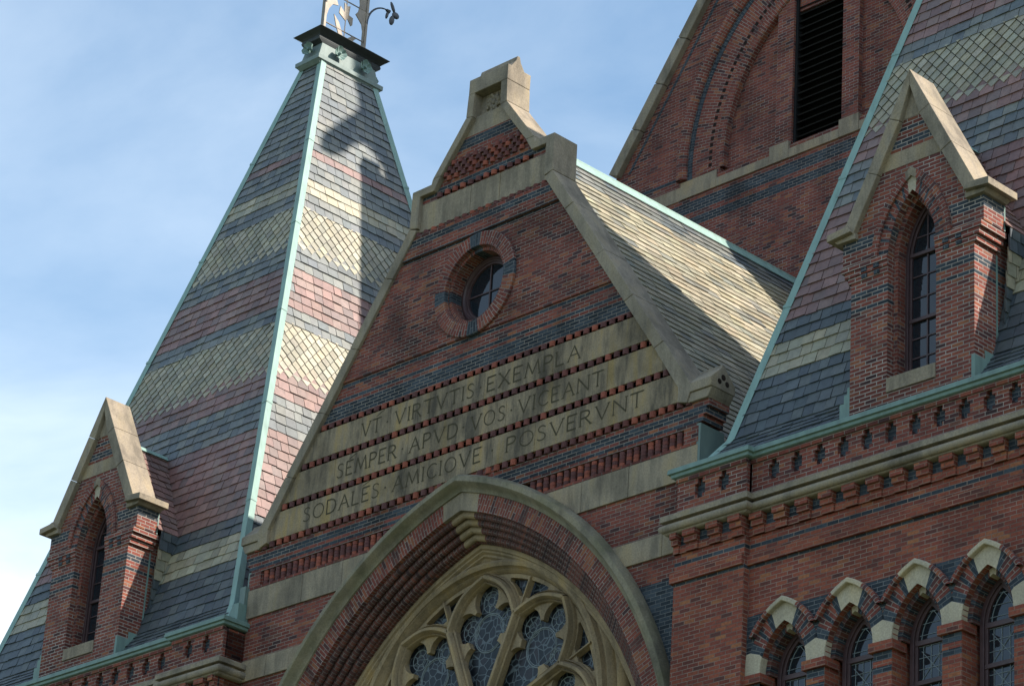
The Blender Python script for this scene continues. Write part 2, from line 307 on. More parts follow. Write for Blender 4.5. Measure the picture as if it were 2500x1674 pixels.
    def tube(self, pts, r, m=0, n=8, cap=True):
        P = [Vector(p) for p in pts]; rings = []
        for i, p in enumerate(P):
            d = (P[min(i+1, len(P)-1)]-P[max(i-1, 0)]).normalized()
            a = d.cross(Vector((0, 0, 1)));
            if a.length < 0.05: a = d.cross(Vector((0, 1, 0)))
            a.normalize(); b_ = d.cross(a); rr = r[i] if isinstance(r, (list, tuple)) else r
            rings.append([tuple(p+rr*(math.cos(2*math.pi*j/n)*a+math.sin(2*math.pi*j/n)*b_)) for j in range(n)])
        self.sweep(rings, m, True)
        if cap: self.face(rings[0][::-1], m); self.face(rings[-1], m)
    def pieces(self):
        ends = self.marks[1:]+[len(self.f)]; res = []
        for a, b_ in zip(self.marks, ends):
            q = MB()
            for i in range(a, b_): q.face([self.v[k] for k in self.f[i]], self.mi[i], self.uv[i], self.col[i])
            if q.f: res.append(q)
        return res
    def build_split(self, name, mats, parent=None, **kw): return [q.build(name, mats, parent, **kw) for q in self.pieces()]
    def build(self, name, mats, parent=None, bevel=0.0, smooth=False, merge=True, recalc=True):
        me = bpy.data.meshes.new(name); me.from_pydata(self.v, [], self.f)
        for mm in (mats if isinstance(mats, (list, tuple)) else [mats]): me.materials.append(mm)
        for p, k in zip(me.polygons, self.mi): p.material_index = k
        ul = me.uv_layers.new(name='UVMap'); me.update()
        for p, uv in zip(me.polygons, self.uv):
            nx, ny, nz = map(abs, p.normal)
            for q, li in enumerate(p.loop_indices):
                if uv is not None: ul.data[li].uv = uv[q]
                else:
                    x, y, z = me.vertices[me.loops[li].vertex_index].co
                    ul.data[li].uv = (x, z) if (ny >= nx and ny >= nz*0.7) else ((y+0.05, z) if nx >= nz*0.7 else (x, y))
        if any(c is not None for c in self.col):
            ca = me.color_attributes.new('slate_colour', 'FLOAT_COLOR', 'CORNER')
            for p, c in zip(me.polygons, self.col):
                c = c or (0.02, 0.02, 0.02)
                for li in p.loop_indices: ca.data[li].color = (*c, 1)
        if merge or recalc:
            bm = bmesh.new(); bm.from_mesh(me)
            if merge: bmesh.ops.remove_doubles(bm, verts=bm.verts, dist=0.0004)
            if recalc: bmesh.ops.recalc_face_normals(bm, faces=bm.faces)
            bm.to_mesh(me); bm.free()
        if smooth:
            for p in me.polygons: p.use_smooth = True
            try: me.set_sharp_from_angle(angle=R(40))
            except Exception: pass
        o = bpy.data.objects.new(name, me); COL.objects.link(o)
        if parent: o.parent = parent
        if bevel:
            b = o.modifiers.new('Bevel', 'BEVEL'); b.width = bevel; b.segments = 2; b.limit_method = 'ANGLE'; b.angle_limit = R(35)
        return o
def thing(name, label, cat, loc=(0, 0, 0), group=None):
    o = bpy.data.objects.new(name, None); COL.objects.link(o); o.location = loc; o.empty_display_size = 0.3
    o['label'] = label; o['category'] = cat
    if group: o['group'] = group
    return o
def copy_tree(o, parent=None):
    c = o.copy(); COL.objects.link(c)
    if parent: c.parent = parent
    for ch in [k for k in bpy.data.objects if k.parent == o and k != c]: copy_tree(ch, c)
    return c
def pointed(c, zs, r, zb, n=18, x0=0.0):
    """outline of a pointed opening, left base, over apex, right base"""
    ta = math.acos(c/r); rp = [(-c+r*math.cos(ta*i/n), zs+r*math.sin(ta*i/n)) for i in range(n+1)]
    pts = [(r-c, zb)]+[p for p in rp if p[1] > zb+1e-4]
    lp = [(-x, z) for x, z in pts[::-1][1:]]
    return [(x0+x, z) for x, z in pts+lp]

# ---------------------------------------------------------------- ground
g = MB(); g.face([(-900, -900, 0), (900, -900, 0), (900, 900, 0), (-900, 900, 0)])
go = g.build('ground', M['grass']); go['kind'] = 'structure'

# ================================================================ TRANSEPT GABLE
TG = thing('transept_gable', 'brick gable end with Latin inscription and great pointed arch, between the two spired towers', 'gable')
YW = 0.09
SL = 1.454
HC = (1.722, 15.937)          # centre of the great arch
# wall front face with openings
def sx(z): return 1.70+(28.1-z)/SL-0.02
outer = [(-5.44, 0), (5.44, 0), (5.44, 22.3), (sx(22.9), 22.9), (sx(28.1), 28.1), (1.70, 28.80), (1.2, 28.80), (0.60, 29.66), (-0.60, 29.66), (-1.2, 28.80), (-1.70, 28.80), (-sx(28.1), 28.1), (-sx(22.9), 22.9), (-5.44, 22.3)]
arch_hole = pointed(HC[0], HC[1], 6.88, 12.0, 40)
OC = (0.0, 26.53); OR = 0.72
def slot(z0, z1, xl, xr): return [(xl, z0), (xr, z0), (xr, z1), (xl, z1)]
ROWS = ((24.745, 24.85), (24.095, 24.205), (23.435, 23.545), (22.77, 22.885))
SLOTS = [slot(z0+0.004, z1-0.002, -(sx(z0)-0.06), sx(z0)-0.06) for z0, z1 in ROWS[:3]]
for z0, z1 in ROWS[3:]+((22.098, 22.352),):
    xi = math.sqrt(6.88**2-(z0-HC[1])**2)-HC[0]+0.16; xo = 5.10 if z0 < 22.5 else sx(z0)-0.1
    SLOTS += [slot(z0+0.004, z1-0.002, xi, xo), slot(z0+0.004, z1-0.002, -xo, -xi)]
SLOTS += [slot(28.64, 28.722, -1.22, 1.22), slot(27.99, 28.05, -1.60, 1.60)]
occ = [(OC[0]+OR*math.cos(2*math.pi*k/48), OC[1]+OR*math.sin(2*math.pi*k/48)) for k in range(48)]
panel = [(-0.33, 30.03), (0.33, 30.03), (0.33, 30.50), (-0.33, 30.50)]
w = MB(); w.prism_holes(outer, [arch_hole, occ]+SLOTS[:-1], YW, 0.52, 0)
for q in SLOTS[:-1]: w.box(q[0][0]-0.01, q[1][0]+0.01, YW+0.09, YW+0.11, q[0][1]-0.01, q[2][1]+0.01)
# corbelled courses of the wall ends below the kneelers
for s in (1, -1):
    for k, (z0, z1, x) in enumerate(((22.68, 22.86, 5.62), (22.55, 22.68, 5.56), (22.44, 22.55, 5.50))):
        a, b_ = sorted((s*5.3, s*x)); w.box(a, b_, YW-0.004-0.002*k, 0.56, z0, z1)
w.build('gable_wall', M['gable'], TG)
# projecting upper fields: each string course steps the brickwork forward
f = MB()
def field(z0, z1, pr):
    xs0, xs1 = sx(z0)-0.02, sx(z1)-0.02
    f.prism_holes([(-xs0, z0), (xs0, z0), (xs1, z1), (-xs1, z1)], [[(OC[0]+1.0*math.cos(2*math.pi*k/48), OC[1]+1.0*math.sin(2*math.pi*k/48)) for k in range(48)]] if z0 < 26 < z1 else [], YW-pr, YW+0.01)
field(25.565, 27.49, 0.030)
field(27.56, 27.98, 0.055)
f.build('upper_brickwork', M['gable'], TG)
# stone bands
def band(z0, z1, y, mat, name, cuts, xl=None, xr=None, label=None):
    b = MB(); e = [(-(xl if xl else sx((z0+z1)/2)+0.05))]+list(cuts)+[(xr if xr else sx((z0+z1)/2)+0.05)]
    for i in range(len(e)-1):
        b.box(e[i]+0.004, e[i+1]-0.004, y+rnd.uniform(-0.003, 0.003), 0.5, z0+0.003, z1-0.003)
    return b.build(name, mat, TG, bevel=0.006)
band(28.06, 28.62, 0.075, M['stone'], 'stone_band', (-0.32, 0.42), 1.68, 1.68)
band(28.62, 28.83, 0.2, M['stone'], 'stone_band', (), 0.0001, 0.0001) if False else None
# two lower bands stop against the great arch
def xarch(z, r): return math.sqrt(max(0, r*r-(z-HC[1])**2))-HC[0]
for (z0, z1, cuts) in ((21.50, 22.04, (2.9, 3.95)), (20.30, 20.69, (4.75,))):
    for s in (1, -1):
        b = MB(); zz = [z0+(z1-z0)*q/4 for q in range(5)]; e = list(cuts)+[5.435]
        yy = 0.055
        first = [(s*(xarch(z, 6.93)), z) for z in zz]
        e = [c for c in e if c > xarch(z0, 6.93)+0.1]
        b.prism(first+[(s*(e[0]-0.004), z1), (s*(e[0]-0.004), z0)], yy, 0.3)
        for i in range(len(e)-1):
            a, c = sorted((s*(e[i]+0.004), s*(e[i+1]-0.004))); b.box(a, c, yy+rnd.uniform(-0.003, 0.003), 0.3, z0, z1)
        b.build('stone_band', M['stone'], TG, bevel=0.006)
# inscription panels and lettering
GLY = {
 'V': (0.80, [[(0, 1), (0.40, 0), (0.80, 1)]]), 'T': (0.72, [[(0, 1), (0.72, 1)], [(0.36, 1), (0.36, 0)]]), 'I': (0.10, [[(0.05, 0), (0.05, 1)]]),
 'R': (0.66, [[(0, 0), (0, 1), (0.32, 1), (0.46, 0.95), (0.54, 0.85), (0.55, 0.73), (0.48, 0.60), (0.36, 0.53), (0, 0.51)], [(0.28, 0.51), (0.66, 0)]]),
 'S': (0.52, [[(0.48, 0.88), (0.38, 0.97), (0.25, 1.0), (0.12, 0.96), (0.05, 0.86), (0.05, 0.74), (0.12, 0.63), (0.28, 0.53), (0.42, 0.43), (0.50, 0.31), (0.49, 0.16), (0.41, 0.05), (0.26, 0), (0.10, 0.03), (0, 0.12)]]),
 'E': (0.52, [[(0.52, 1), (0, 1), (0, 0), (0.52, 0)], [(0, 0.52), (0.40, 0.52)]]), 'X': (0.74, [[(0, 1), (0.74, 0)], [(0.70, 1), (0.02, 0)]]),
 'M': (0.98, [[(0, 0), (0.14, 1), (0.49, 0.12), (0.84, 1), (0.98, 0)]]), 'P': (0.54, [[(0, 0), (0, 1), (0.30, 1), (0.45, 0.95), (0.53, 0.85), (0.54, 0.72), (0.47, 0.59), (0.35, 0.51), (0.06, 0.49)]]),
 'L': (0.52, [[(0, 1), (0, 0), (0.52, 0)]]), 'A': (0.80, [[(0, 0), (0.40, 1), (0.80, 0)], [(0.16, 0.38), (0.64, 0.38)]]),
 'D': (0.74, [[(0, 0), (0, 1), (0.32, 1), (0.54, 0.92), (0.68, 0.74), (0.73, 0.5), (0.68, 0.26), (0.54, 0.08), (0.32, 0), (0, 0)]]),
 'O': (0.86, [[(0.43+0.43*math.cos(math.pi*k/10), 0.5+0.5*math.sin(math.pi*k/10)) for k in range(21)]]),
 'Q': (0.86, [[(0.43+0.43*math.cos(math.pi*k/10), 0.5+0.5*math.sin(math.pi*k/10)) for k in range(21)], [(0.45, 0.06), (0.62, -0.10), (0.86, -0.16)]]),
 'C': (0.70, [[(0.43+0.43*math.cos(t), 0.5+0.5*math.sin(t)) for t in [R(48+264*k/16) for k in range(17)]]]),
 'N': (0.78, [[(0, 0), (0, 1), (0.78, 0), (0.78, 1)]]),
}
def stroke(mb, p, q, wd, y):
    d = Vector((q[0]-p[0], q[1]-p[1])); L = d.length
    if L < 1e-5: return
    d /= L; nrm = Vector((-d.y, d.x))*wd/2; e = d*wd*0.3
    a = Vector(p)-e; b_ = Vector(q)+e
    mb.face([(a.x+nrm.x, y, a.y+nrm.y), (a.x-nrm.x, y, a.y-nrm.y), (b_.x-nrm.x, y, b_.y-nrm.y), (b_.x+nrm.x, y, b_.y+nrm.y)])
def word(mb, txt, x0, x1, z, h, y):
    gap = 0.30; tot = sum(GLY[c][0] for c in txt)+gap*(len(txt)-1); k = (x1-x0)/tot; x = x0
    for c in txt:
        wdt, st = GLY[c]
        for i, line in enumerate(st):
            P = [(x+u*k, z+v*h) for u, v in line]
            for j in range(len(P)-1):
                thick = 0.029 if (c in 'VAXMN' and (P[j+1][1] < P[j][1])) or c in 'IETLPRD' else 0.021
                stroke(mb, P[j], P[j+1], thick, y-0.0004*(j % 3)-0.0006*i)
            if c not in 'SOQC':
                for e, q in ((P[0], line[0]), (P[-1], line[-1])):
                    if q[1] in (0, 1) and not (c in 'ELTDP' and e == P[-1] and c != 'T'): stroke(mb, (e[0]-0.028, e[1]), (e[0]+0.028, e[1]), 0.014, y-0.002)
        x += (wdt+gap)*k
def dot(mb, x, z, y):
    mb.face([(x+0.021*math.cos(2*math.pi*k/10), y, z+0.021*math.sin(2*math.pi*k/10)) for k in range(10)])
for (z0, z1, cuts, rows, dots, base, marks) in (
    (24.215, 24.735, (-2.72, -1.97, -0.95, 0.40, 2.05), (('VT', -2.70, -2.22), ('VIRTVTIS', -1.83, 0.14), ('EXEMPLA', 0.48, 2.68)), (-2.04, 0.31), 24.335, [((-2.33, 24.645), (-2.14, 24.72))]),
    (23.555, 24.085, (-3.35, -1.45, 0.98, 3.35), (('SEMPER', -3.27, -1.74), ('APVD', -1.39, -0.20), ('VOS', 0.14, 0.95), ('VICEANT', 1.29, 3.24)), (-1.58, -0.055, 1.11), 23.69, [((-2.98, 23.99), (-2.78, 24.06))]),
    (22.895, 23.425, (-3.05, -1.1, 0.72, 1.72, 3.95), (('SODALES', -4.09, -2.12), ('AMICIOVE', -1.75, 0.42), ('POSVERVNT', 1.06, 4.18)), (-1.95, 0.71), 23.055, [((-2.55, 23.36), (-2.36, 23.42))])):
    e = [-(sx(z0)+0.02)]+list(cuts)+[sx(z0)+0.02]; b = MB()
    for i in range(len(e)-1):
        xl, xr = e[i]+0.003, e[i+1]-0.003; d0, d1 = sx(z0)-sx(z1), 0
        b.prism([(xl, z0), (xr, z0), (xr-(d0 if i == len(e)-2 else 0), z1), (xl+(d0 if i == 0 else 0), z1)], 0.062+rnd.uniform(-0.0005, 0.0005), 0.4)
    pn = b.build('inscription_panel', M['insc'], TG, bevel=0.004)
    for i_, (t, a, c) in enumerate(rows):
        lt = MB(); word(lt, t, a, c, base, 0.262, 0.0585)
        for p, q in marks:
            if a-0.1 < p[0] < c+0.1: stroke(lt, p, q, 0.016, 0.0585)
        lt.build('lettering', M['cutletter'], pn, merge=False, recalc=False)
    for d in dots: lt = MB(); dot(lt, d, base+0.125, 0.0585); lt.build('interpunct', M['cutletter'], pn, merge=False, recalc=False)
# dentil courses: round-ended bricks set apart
DENT = []
def dentils(z0, z1, xl, xr, pitch, y, out, name='dentil_course', skip=None, phase=0.0, parent=TG, mat='dentil', stag=None):
    d = MB(); n = int((xr-xl)/pitch)
    for k in range(n+1):
        x = xl+phase+k*pitch
        if x > xr or (skip and skip(x)): continue
        hw = pitch*0.32; P = [(x+hw*math.cos(math.pi*j/6), y-out*math.sin(math.pi*j/6)*1.0) for j in range(7)]
        zz0 = z0+rnd.uniform(-0.003, 0.003); zz1 = z1; u = rnd.random()*60
        ring0 = [(px, py, zz0) for px, py in P]; ring1 = [(px, py, zz1) for px, py in P]
        uvv = [[(u+0.02+0.01*j, 0.1) for j in range(7)], [(u+0.02+0.01*j, 0.2) for j in range(7)]]
        d = MB(); d.sweep([ring1, ring0], 0, False, None, uvv); d.face(ring0, 0, [(u+0.05, 0.15)]*7); d.face(ring1[::-1], 0, [(u+0.05, 0.15)]*7)
        DENT.append(((Vector((x, y, z0))-Vector((37.12, -34, 1.6))).length, d))
def backing(z0, z1, xl, xr, y=0.088, nm='dentil_recess'):
    b = MB(); b.box(-xl, xr, y, y+0.02, z0, z1); return b
for (z0, z1) in ((24.74, 24.85), (24.09, 24.21), (23.43, 23.55), (22.765, 22.89)):
    skip = (lambda x, z=z0: abs(x) < xarch(z, 7.1)+0.02) if z0 < 22.9 else None
    X = sx(z0)-0.02; dentils(z0+0.012, z1-0.006, -X, X, 0.1985, YW+0.004, 0.055, skip=skip)
dentils(27.985, 28.05, -1.62, 1.62, 0.1985, YW+0.004, 0.075)
dentils(28.635, 28.725, -1.15, 1.15, 0.1985, YW+0.004, 0.06)
for k in range(4): dentils(28.905+0.096*k, 28.99+0.096*k, -1.11, 1.11, 0.185, YW+0.004, 0.06, phase=0.0925*(k % 2), skip=lambda x, k=k: abs(x) > 1.10-0.066*k)
DENT.sort(key=lambda q: q[0])
for _, d in DENT[:100]: d.build('dentil', M['dentil'], TG)
rest = MB()
for _, d in DENT[100:]:
    for i in range(len(d.f)): rest.face([d.v[k] for k in d.f[i]], d.mi[i], d.uv[i])
ds = rest.build('dentil_course', M['dentil'], TG); ds['kind'] = 'stuff'
# honeycomb band of reeded brick
for s in (1, -1):
    xi = xarch(22.2, 7.12)+0.05; d = MB(); x = xi; 
    while x < 5.06:
        d.mark(); cx = s*x; P = [(cx+0.058*math.cos(math.pi*j/6), YW+0.01-0.045*math.sin(math.pi*j/6)) for j in range(7)]
        for q in range(4):
            za, zb = 22.095+0.064*q, 22.095+0.064*(q+1)-0.004; u = rnd.random()*60
            ro = [(px, py, za) for px, py in P]; r1 = [(px, py, zb) for px, py in P]
            uvv = [[(u+0.02+0.01*j, 0.1) for j in range(7)], [(u+0.02+0.01*j, 0.2) for j in range(7)]]
            d.sweep([r1, ro], 0, False, None, uvv); d.face(ro, 0, [(u, 0.1)]*7); d.face(r1[::-1], 0, [(u, 0.1)]*7)
        x += 0.157
    d.build_split('reeded_brick', M['dentil'], TG)
    e = MB(); a, c = sorted((s*(xi-0.3), s*5.40)); e.box(a, c, YW-0.035, YW+0.02, 22.36, 22.42); e.box(a, c, YW-0.035, YW+0.02, 22.045, 22.09)
    a, c = sorted((s*5.13, s*5.435)); e.box(a, c, YW-0.035, YW+0.02, 22.09, 22.36)
    e.build('band_frame', M['gable'], TG)
# dark spandrel
for s in (1, -1):
    b = MB(); pts = [(s*(xarch(z, 6.9)-0.1), z) for z in (12, 14, 16, 17, 18, 19, 19.5, 19.89)]; b.prism(pts+[(s*5.437, 19.89), (s*5.437, 12)], YW-0.004, YW+0.05)
    b.build('spandrel', M['blk'], TG)
# ---------------- coping
def coping_half(s):
    c = MB(); y0, y1 = 0.0, 0.58
    def P(pts): c.prism([(s*x, z) for x, z in pts], y0+rnd.uniform(-0.004, 0.004), y1)
    # raking stones from shoulder to kneeler
    tx, tz, bx, bz = 1.81, 28.17, 5.30, 23.09; n = 5; f0 = 0
    cut = [0, 0.16, 0.39, 0.60, 0.81, 1.0]
    wd = 0.235
    for i in range(n):
        a, b_ = cut[i]+0.0005, cut[i+1]-0.0005
        x0, z0, x1, z1 = tx+(bx-tx)*a, tz+(bz-tz)*a, tx+(bx-tx)*b_, tz+(bz-tz)*b_
        d = rnd.uniform(-0.004, 0.004)
        P([(x0+d, z0), (x1+d, z1), (x1-0.205, z1-0.075 if i < n-1 else z1-0.12), (x0-0.205, z0-0.075)])
    # shoulder
    P([(1.80, 28.915), (1.812, 28.174), (1.60, 28.125), (1.60, 28.765), (1.60, 28.765), (1.24, 28.765), (1.08, 29.02), (1.285, 29.02), (1.31, 28.922)])
    # upper rake
    P([(1.285, 29.024), (1.08, 29.024), (0.62, 29.62), (0.355, 29.985), (0.52, 30.012)])
    P([(0.52, 30.016), (0.355, 29.99), (0.335, 30.475), (0.495, 30.475)])
    return c.build('coping', M['cope'], TG, bevel=0.012)
coping_half(1); coping_half(-1)
# finial: block with a recessed panel, small saddle cap
fb = MB()
fb.box(-0.497, 0.497, 0.004, 0.58, 30.478, 30.785)
fb.box(-0.36, 0.36, 0.21, 0.574, 30.032, 30.478)
fb.prism([(-0.60, 29.665), (0.60, 29.665), (0.37, 30.03), (-0.37, 30.03)], 0.105, 0.5)
fb.prism_x([(0.12, 30.785), (0.12, 30.81), (0.22, 30.95), (0.25, 31.06), (0.31, 31.06), (0.34, 30.95), (0.44, 30.81), (0.44, 30.785)], -0.47, 0.47)
fb.prism_x([(0.55, 30.0), (0.72, 29.7), (0.72, 29.2), (0.55, 29.0)], -0.3, 0.3)
fin = fb.build('finial_block', M['cope'], TG, bevel=0.014)
ro = MB()
for k in range(8):
    a = 2*math.pi*k/8+0.2; L = 0.155 if k % 2 else 0.185
    ro.ball((L*0.62*math.cos(a), 0.19, 30.25+L*0.62*math.sin(a)), 0.075, sc=(0.75, 0.5, 0.75))
    ro.ball((L*math.cos(a+0.2), 0.19, 30.25+L*math.sin(a+0.2)), 0.04, sc=(1, 0.6, 1))
ro.ball((0, 0.18, 30.25), 0.06, sc=(1, 0.7, 1))
for k in range(6):
    a = 2*math.pi*k/6; ro.ball((0.50, 0.40+0.05*math.cos(a), 30.12+0.05*math.sin(a)), 0.03, sc=(0.5, 1, 1))
ro.build('rosette', M['cope'], fin, smooth=True)
# kneelers
for s in (1, -1):
    k = MB()
    k.prism_x([(0.0, 22.965), (0.0, 23.12), (0.24, 23.36), (0.255, 23.41), (0.325, 23.41), (0.34, 23.36), (0.58, 23.12), (0.58, 22.965)], s*5.24, s*5.72)
    k.prism([(s*5.20, 22.80), (s*5.62, 22.80), (s*5.66, 22.86), (s*5.71, 22.963), (s*5.20, 22.963)], 0.03, 0.56)
    k.prism([(s*5.30, 23.06), (s*5.20, 22.80), (s*5.00, 22.86), (s*5.00, 23.15), (s*5.16, 23.27)], 0.002, 0.575)
    kn = k.build('kneeler', M['cope'], TG, bevel=0.012)
    t = MB()
    for (dy, dz, r) in ((0.29, 23.19, 0.055), (0.20, 23.10, 0.05), (0.38, 23.10, 0.05)):
        t.ball((s*5.72, dy, dz), r, n=10, sc=(0.12, 1, 1))
    t.build('trefoil_shade', M['gap'], kn, smooth=True)  # dark lobes on the end face, painted shade of a sunk trefoil
# ---------------- oculus
ow = thing('oculus_window', 'round window with brick surround and four panes high in the central gable', 'window'); 
s_ = MB()
def circ_sweep(mb, cx, cz, prof, n=64, mf=None, m=0):
    rings = []; uvs = []
    for i in range(n+1):
        a = 2*math.pi*i/n+math.pi/2; acc = 0; last = None; row = []; ur = []
        for (r, y) in prof:
            row.append((cx+r*math.cos(a), y, cz+r*math.sin(a)))
            if last: acc += math.hypot(r-last[0], y-last[1])
            last = (r, y); ur.append((acc+0.003, 0.85*(a)+0.02))
        rings.append(row); uvs.append(ur)
    mb.sweep(rings, m, False, (lambda i: mf(i/n)) if mf else None, uvs)
def quarter(f):
    
    d = min(abs(f-q) for q in (0, 0.25, 0.5, 0.75, 1.0)); return 1 if d < 0.022 else 0
circ_sweep(s_, 0, OC[1], [(1.0, 0.10), (1.0, 0.02), (0.985, 0.005), (0.735, 0.005), (0.725, 0.10), (0.66, 0.10), (0.66, 0.46)], mf=quarter)
s_.build('brick_surround', [M['archr'], M['blk']], ow)
s_ = MB(); circ_sweep(s_, 0, OC[1], [(0.67, 0.36), (0.63, 0.33), (0.60, 0.33), (0.58, 0.36), (0.56, 0.36), (0.55, 0.385), (0.52, 0.385), (0.51, 0.42)], n=48)
fr = s_.build('frame', M['wood'], ow, smooth=True)
b = MB(); b.box(-0.014, 0.014, 0.40, 0.43, OC[1]-0.52, OC[1]+0.52); b.box(-0.52, 0.52, 0.402, 0.428, OC[1]-0.012, OC[1]+0.012); b.build('glazing_bar', M['wood'], ow)
b = MB(); b.face([(0.53*math.cos(2*math.pi*k/40), 0.425, OC[1]+0.53*math.sin(2*math.pi*k/40)) for k in range(40)]); b.build('pane', M['pane'], ow, recalc=False)
# ---------------- great arch
ga = MB()
prof = [(7.176, 0.10), (7.176, 0.0), (7.12, -0.095), (7.03, -0.105), (7.005, -0.08), (6.97, 0.0), (6.93, 0.045), (6.885, 0.055), (6.875, 0.10)]
ga.arch(HC[0], HC[1], prof, n=44); ga.build('hood_mould', M['hood'], TG, smooth=True)
rg = MB()
rg.arch(HC[0], HC[1], [(6.90, 0.085), (6.565, 0.085), (6.555, 0.19)], n=60, mf=lambda f: 1 if f > 0.945 else (2 if int(f*60) % 9 in (3,) else 0))
rg.build('arch_ring', [M['archr'], M['stone'], M['arch']], TG)
for k, (r, y) in enumerate(((6.50, 0.15), (6.40, 0.25), (6.30, 0.35), (6.20, 0.45))):
    o = MB(); q = 0.062; pr = [(r+0.10, y+0.02)]+[(r+0.0-q*math.sin(math.pi*j/6)*1.0+0.02, y+q-q*math.cos(math.pi*j/6)) for j in range(7)]+[(r+0.03, y+0.16)]
    o.arch(HC[0], HC[1], pr, n=60, mf=lambda f: 1 if f > 0.965 else 0)
    o.build('moulded_order', [M['arch'], M['tracery']], TG, smooth=False)
o = MB(); o.arch(HC[0], HC[1], [(6.17, 0.52), (6.14, 0.56), (6.14, 0.72)], n=50); o.build('arch_soffit', M['arch'], TG)
# ---------------- traceried window
TW = thing('traceried_window', 'large stone rose window with leaded stained glass set in the great pointed arch', 'window')
fm = MB()
fm.arch(HC[0], HC[1], [(6.15, 0.62), (6.07, 0.62), (6.05, 0.66), (6.02, 0.66), (5.99, 0.71), (5.95, 0.70), (5.92, 0.76), (5.88, 0.80), (5.86, 0.96)], n=50)
fm.build('stone_frame', M['tracery'], TW, smooth=True)
RC = (0.0, 18.53)
ring = MB()
def ring_prof(mb, prof, n=72): circ_sweep(mb, RC[0], RC[1], prof, n)
ring_prof(ring, [(3.34, 0.97), (3.33, 0.86), (3.28, 0.80), (3.22, 0.785), (3.18, 0.83), (3.155, 0.85), (3.13, 0.79), (3.07, 0.735), (3.02, 0.765), (3.0, 0.775), (2.975, 0.69), (2.92, 0.655), (2.865, 0.68), (2.85, 0.75), (2.835, 0.77), (2.82, 0.755), (2.785, 0.80), (2.76, 0.86), (2.74, 0.93)])
ring.build('rose_ring', M['tracery'], TW, smooth=True)
# filled spandrels between the ring and the pointed frame (solid near the apex, glazed lower down)
sp = MB()
up_ = pointed(HC[0], HC[1], 5.90, 21.35, 20); sp.prism_holes(up_+[], [[p for p in [(0.0, 21.3), (-0.28, 21.12), (0.28, 21.12)]]] if False else [], 0.80, 0.98); sp.build('apex_panel', M['tracery'], TW)
# petals
def petal_local():
    """opening of one petal: three lobes about a hub circle, then a stem narrowing to the rose centre"""
    H = ((0, 1.83), 0.41); RT = ((0.45, 1.94), 0.27); T = ((0, 2.37), 0.28); LF = ((-0.45, 1.94), 0.27); LL = ((-0.19, 1.32), 0.27); LR = ((0.19, 1.32), 0.27)
    def inter(c):
        d = Vector(c[0])-Vector(H[0]); D = d.length; a = (H[1]**2-c[1]**2+D*D)/(2*D); h = math.sqrt(max(1e-6, H[1]**2-a*a)); d /= D
        m_ = Vector(H[0])+d*a; nn = Vector((-d.y, d.x)); return m_-nn*h, m_+nn*h     # clockwise side, counter-clockwise side
    def arc(c, p, q, n=14):
        a0 = math.atan2(p[1]-c[0][1], p[0]-c[0][0]); a1 = math.atan2(q[1]-c[0][1], q[0]-c[0][0])
        while a1 < a0: a1 += 2*math.pi
        return [(c[0][0]+c[1]*math.cos(a0+(a1-a0)*i/n), c[0][1]+c[1]*math.sin(a0+(a1-a0)*i/n)) for i in range(n)]
    at = lambda c, dg: (c[0][0]+c[1]*math.cos(R(dg)), c[0][1]+c[1]*math.sin(R(dg)))
    pts = []; seq = [RT, T, LF]
    for i, c in enumerate(seq):
        cw, cc = inter(c); pts += arc(c, cw, cc, 16)
        nx_ = inter(seq[i+1])[0] if i < 2 else inter(LL)[0]
        pts += arc(H, cc, nx_, 5)
    pts += arc(LL, inter(LL)[0], at(LL, 195), 10)
    pts += [at(LL, 195), (-0.115, 0.50), (0.115, 0.50)]
    pts += arc(LR, at(LR, -15), inter(LR)[1], 10)
    pts += arc(H, inter(LR)[1], inter(RT)[0], 4)
    return pts
PL = petal_local()
def rot(p, k): a = -R(45*k); return (RC[0]+p[0]*math.cos(a)-p[1]*math.sin(a), RC[1]+p[0]*math.sin(a)+p[1]*math.cos(a))
KS = range(8)
disk = [(RC[0]+2.76*math.cos(2*math.pi*k/96), RC[1]+2.76*math.sin(2*math.pi*k/96)) for k in range(96)]
# little trefoil eyelets between petals and ring
def eyelet(k):
    """glazed spandrel between two petal heads, its top following the ring"""
    A = Vector((2.08*math.sin(R(22.5)), 2.08*math.cos(R(22.5)))); T = Vector((0, 2.74)); right = []
    for i in range(9):
        f_ = 0.22+0.56*i/8; q = A.lerp(T, f_); nrm = Vector((T.y-A.y, A.x)).normalized(); q = q+nrm*(0.16*math.sin(math.pi*f_)+0.125)
        a = R(22.5); right.append((q.x*math.cos(a)-q.y*math.sin(a), q.x*math.sin(a)+q.y*math.cos(a)))   # into the frame of direction k+0.5
    right = [p for p in right if p[0] < -0.045 and math.hypot(*p) < 2.66]
    e = right[-1]; a0 = math.atan2(-e[0], e[1]); top = [(-2.69*math.sin(a0*(1-j/4)), 2.69*math.cos(a0*(1-j/4))) for j in range(0, 4)]
    loop = right+top+[(-0.02, 2.69)]
    half = [p for p in loop]
    full = [rot(p, k+0.5) for p in half]
    return full+[rot((-p[0], p[1]), k+0.5) for p in half[::-1]]
holes = [[rot(p, k) for p in PL[::1]] for k in KS]+[eyelet(k) for k in KS]
pl = MB(); pl.prism_holes(disk, holes, 0.835, 0.95); pl.build('tracery_plate', M['tracery'], TW, bevel=0.012)
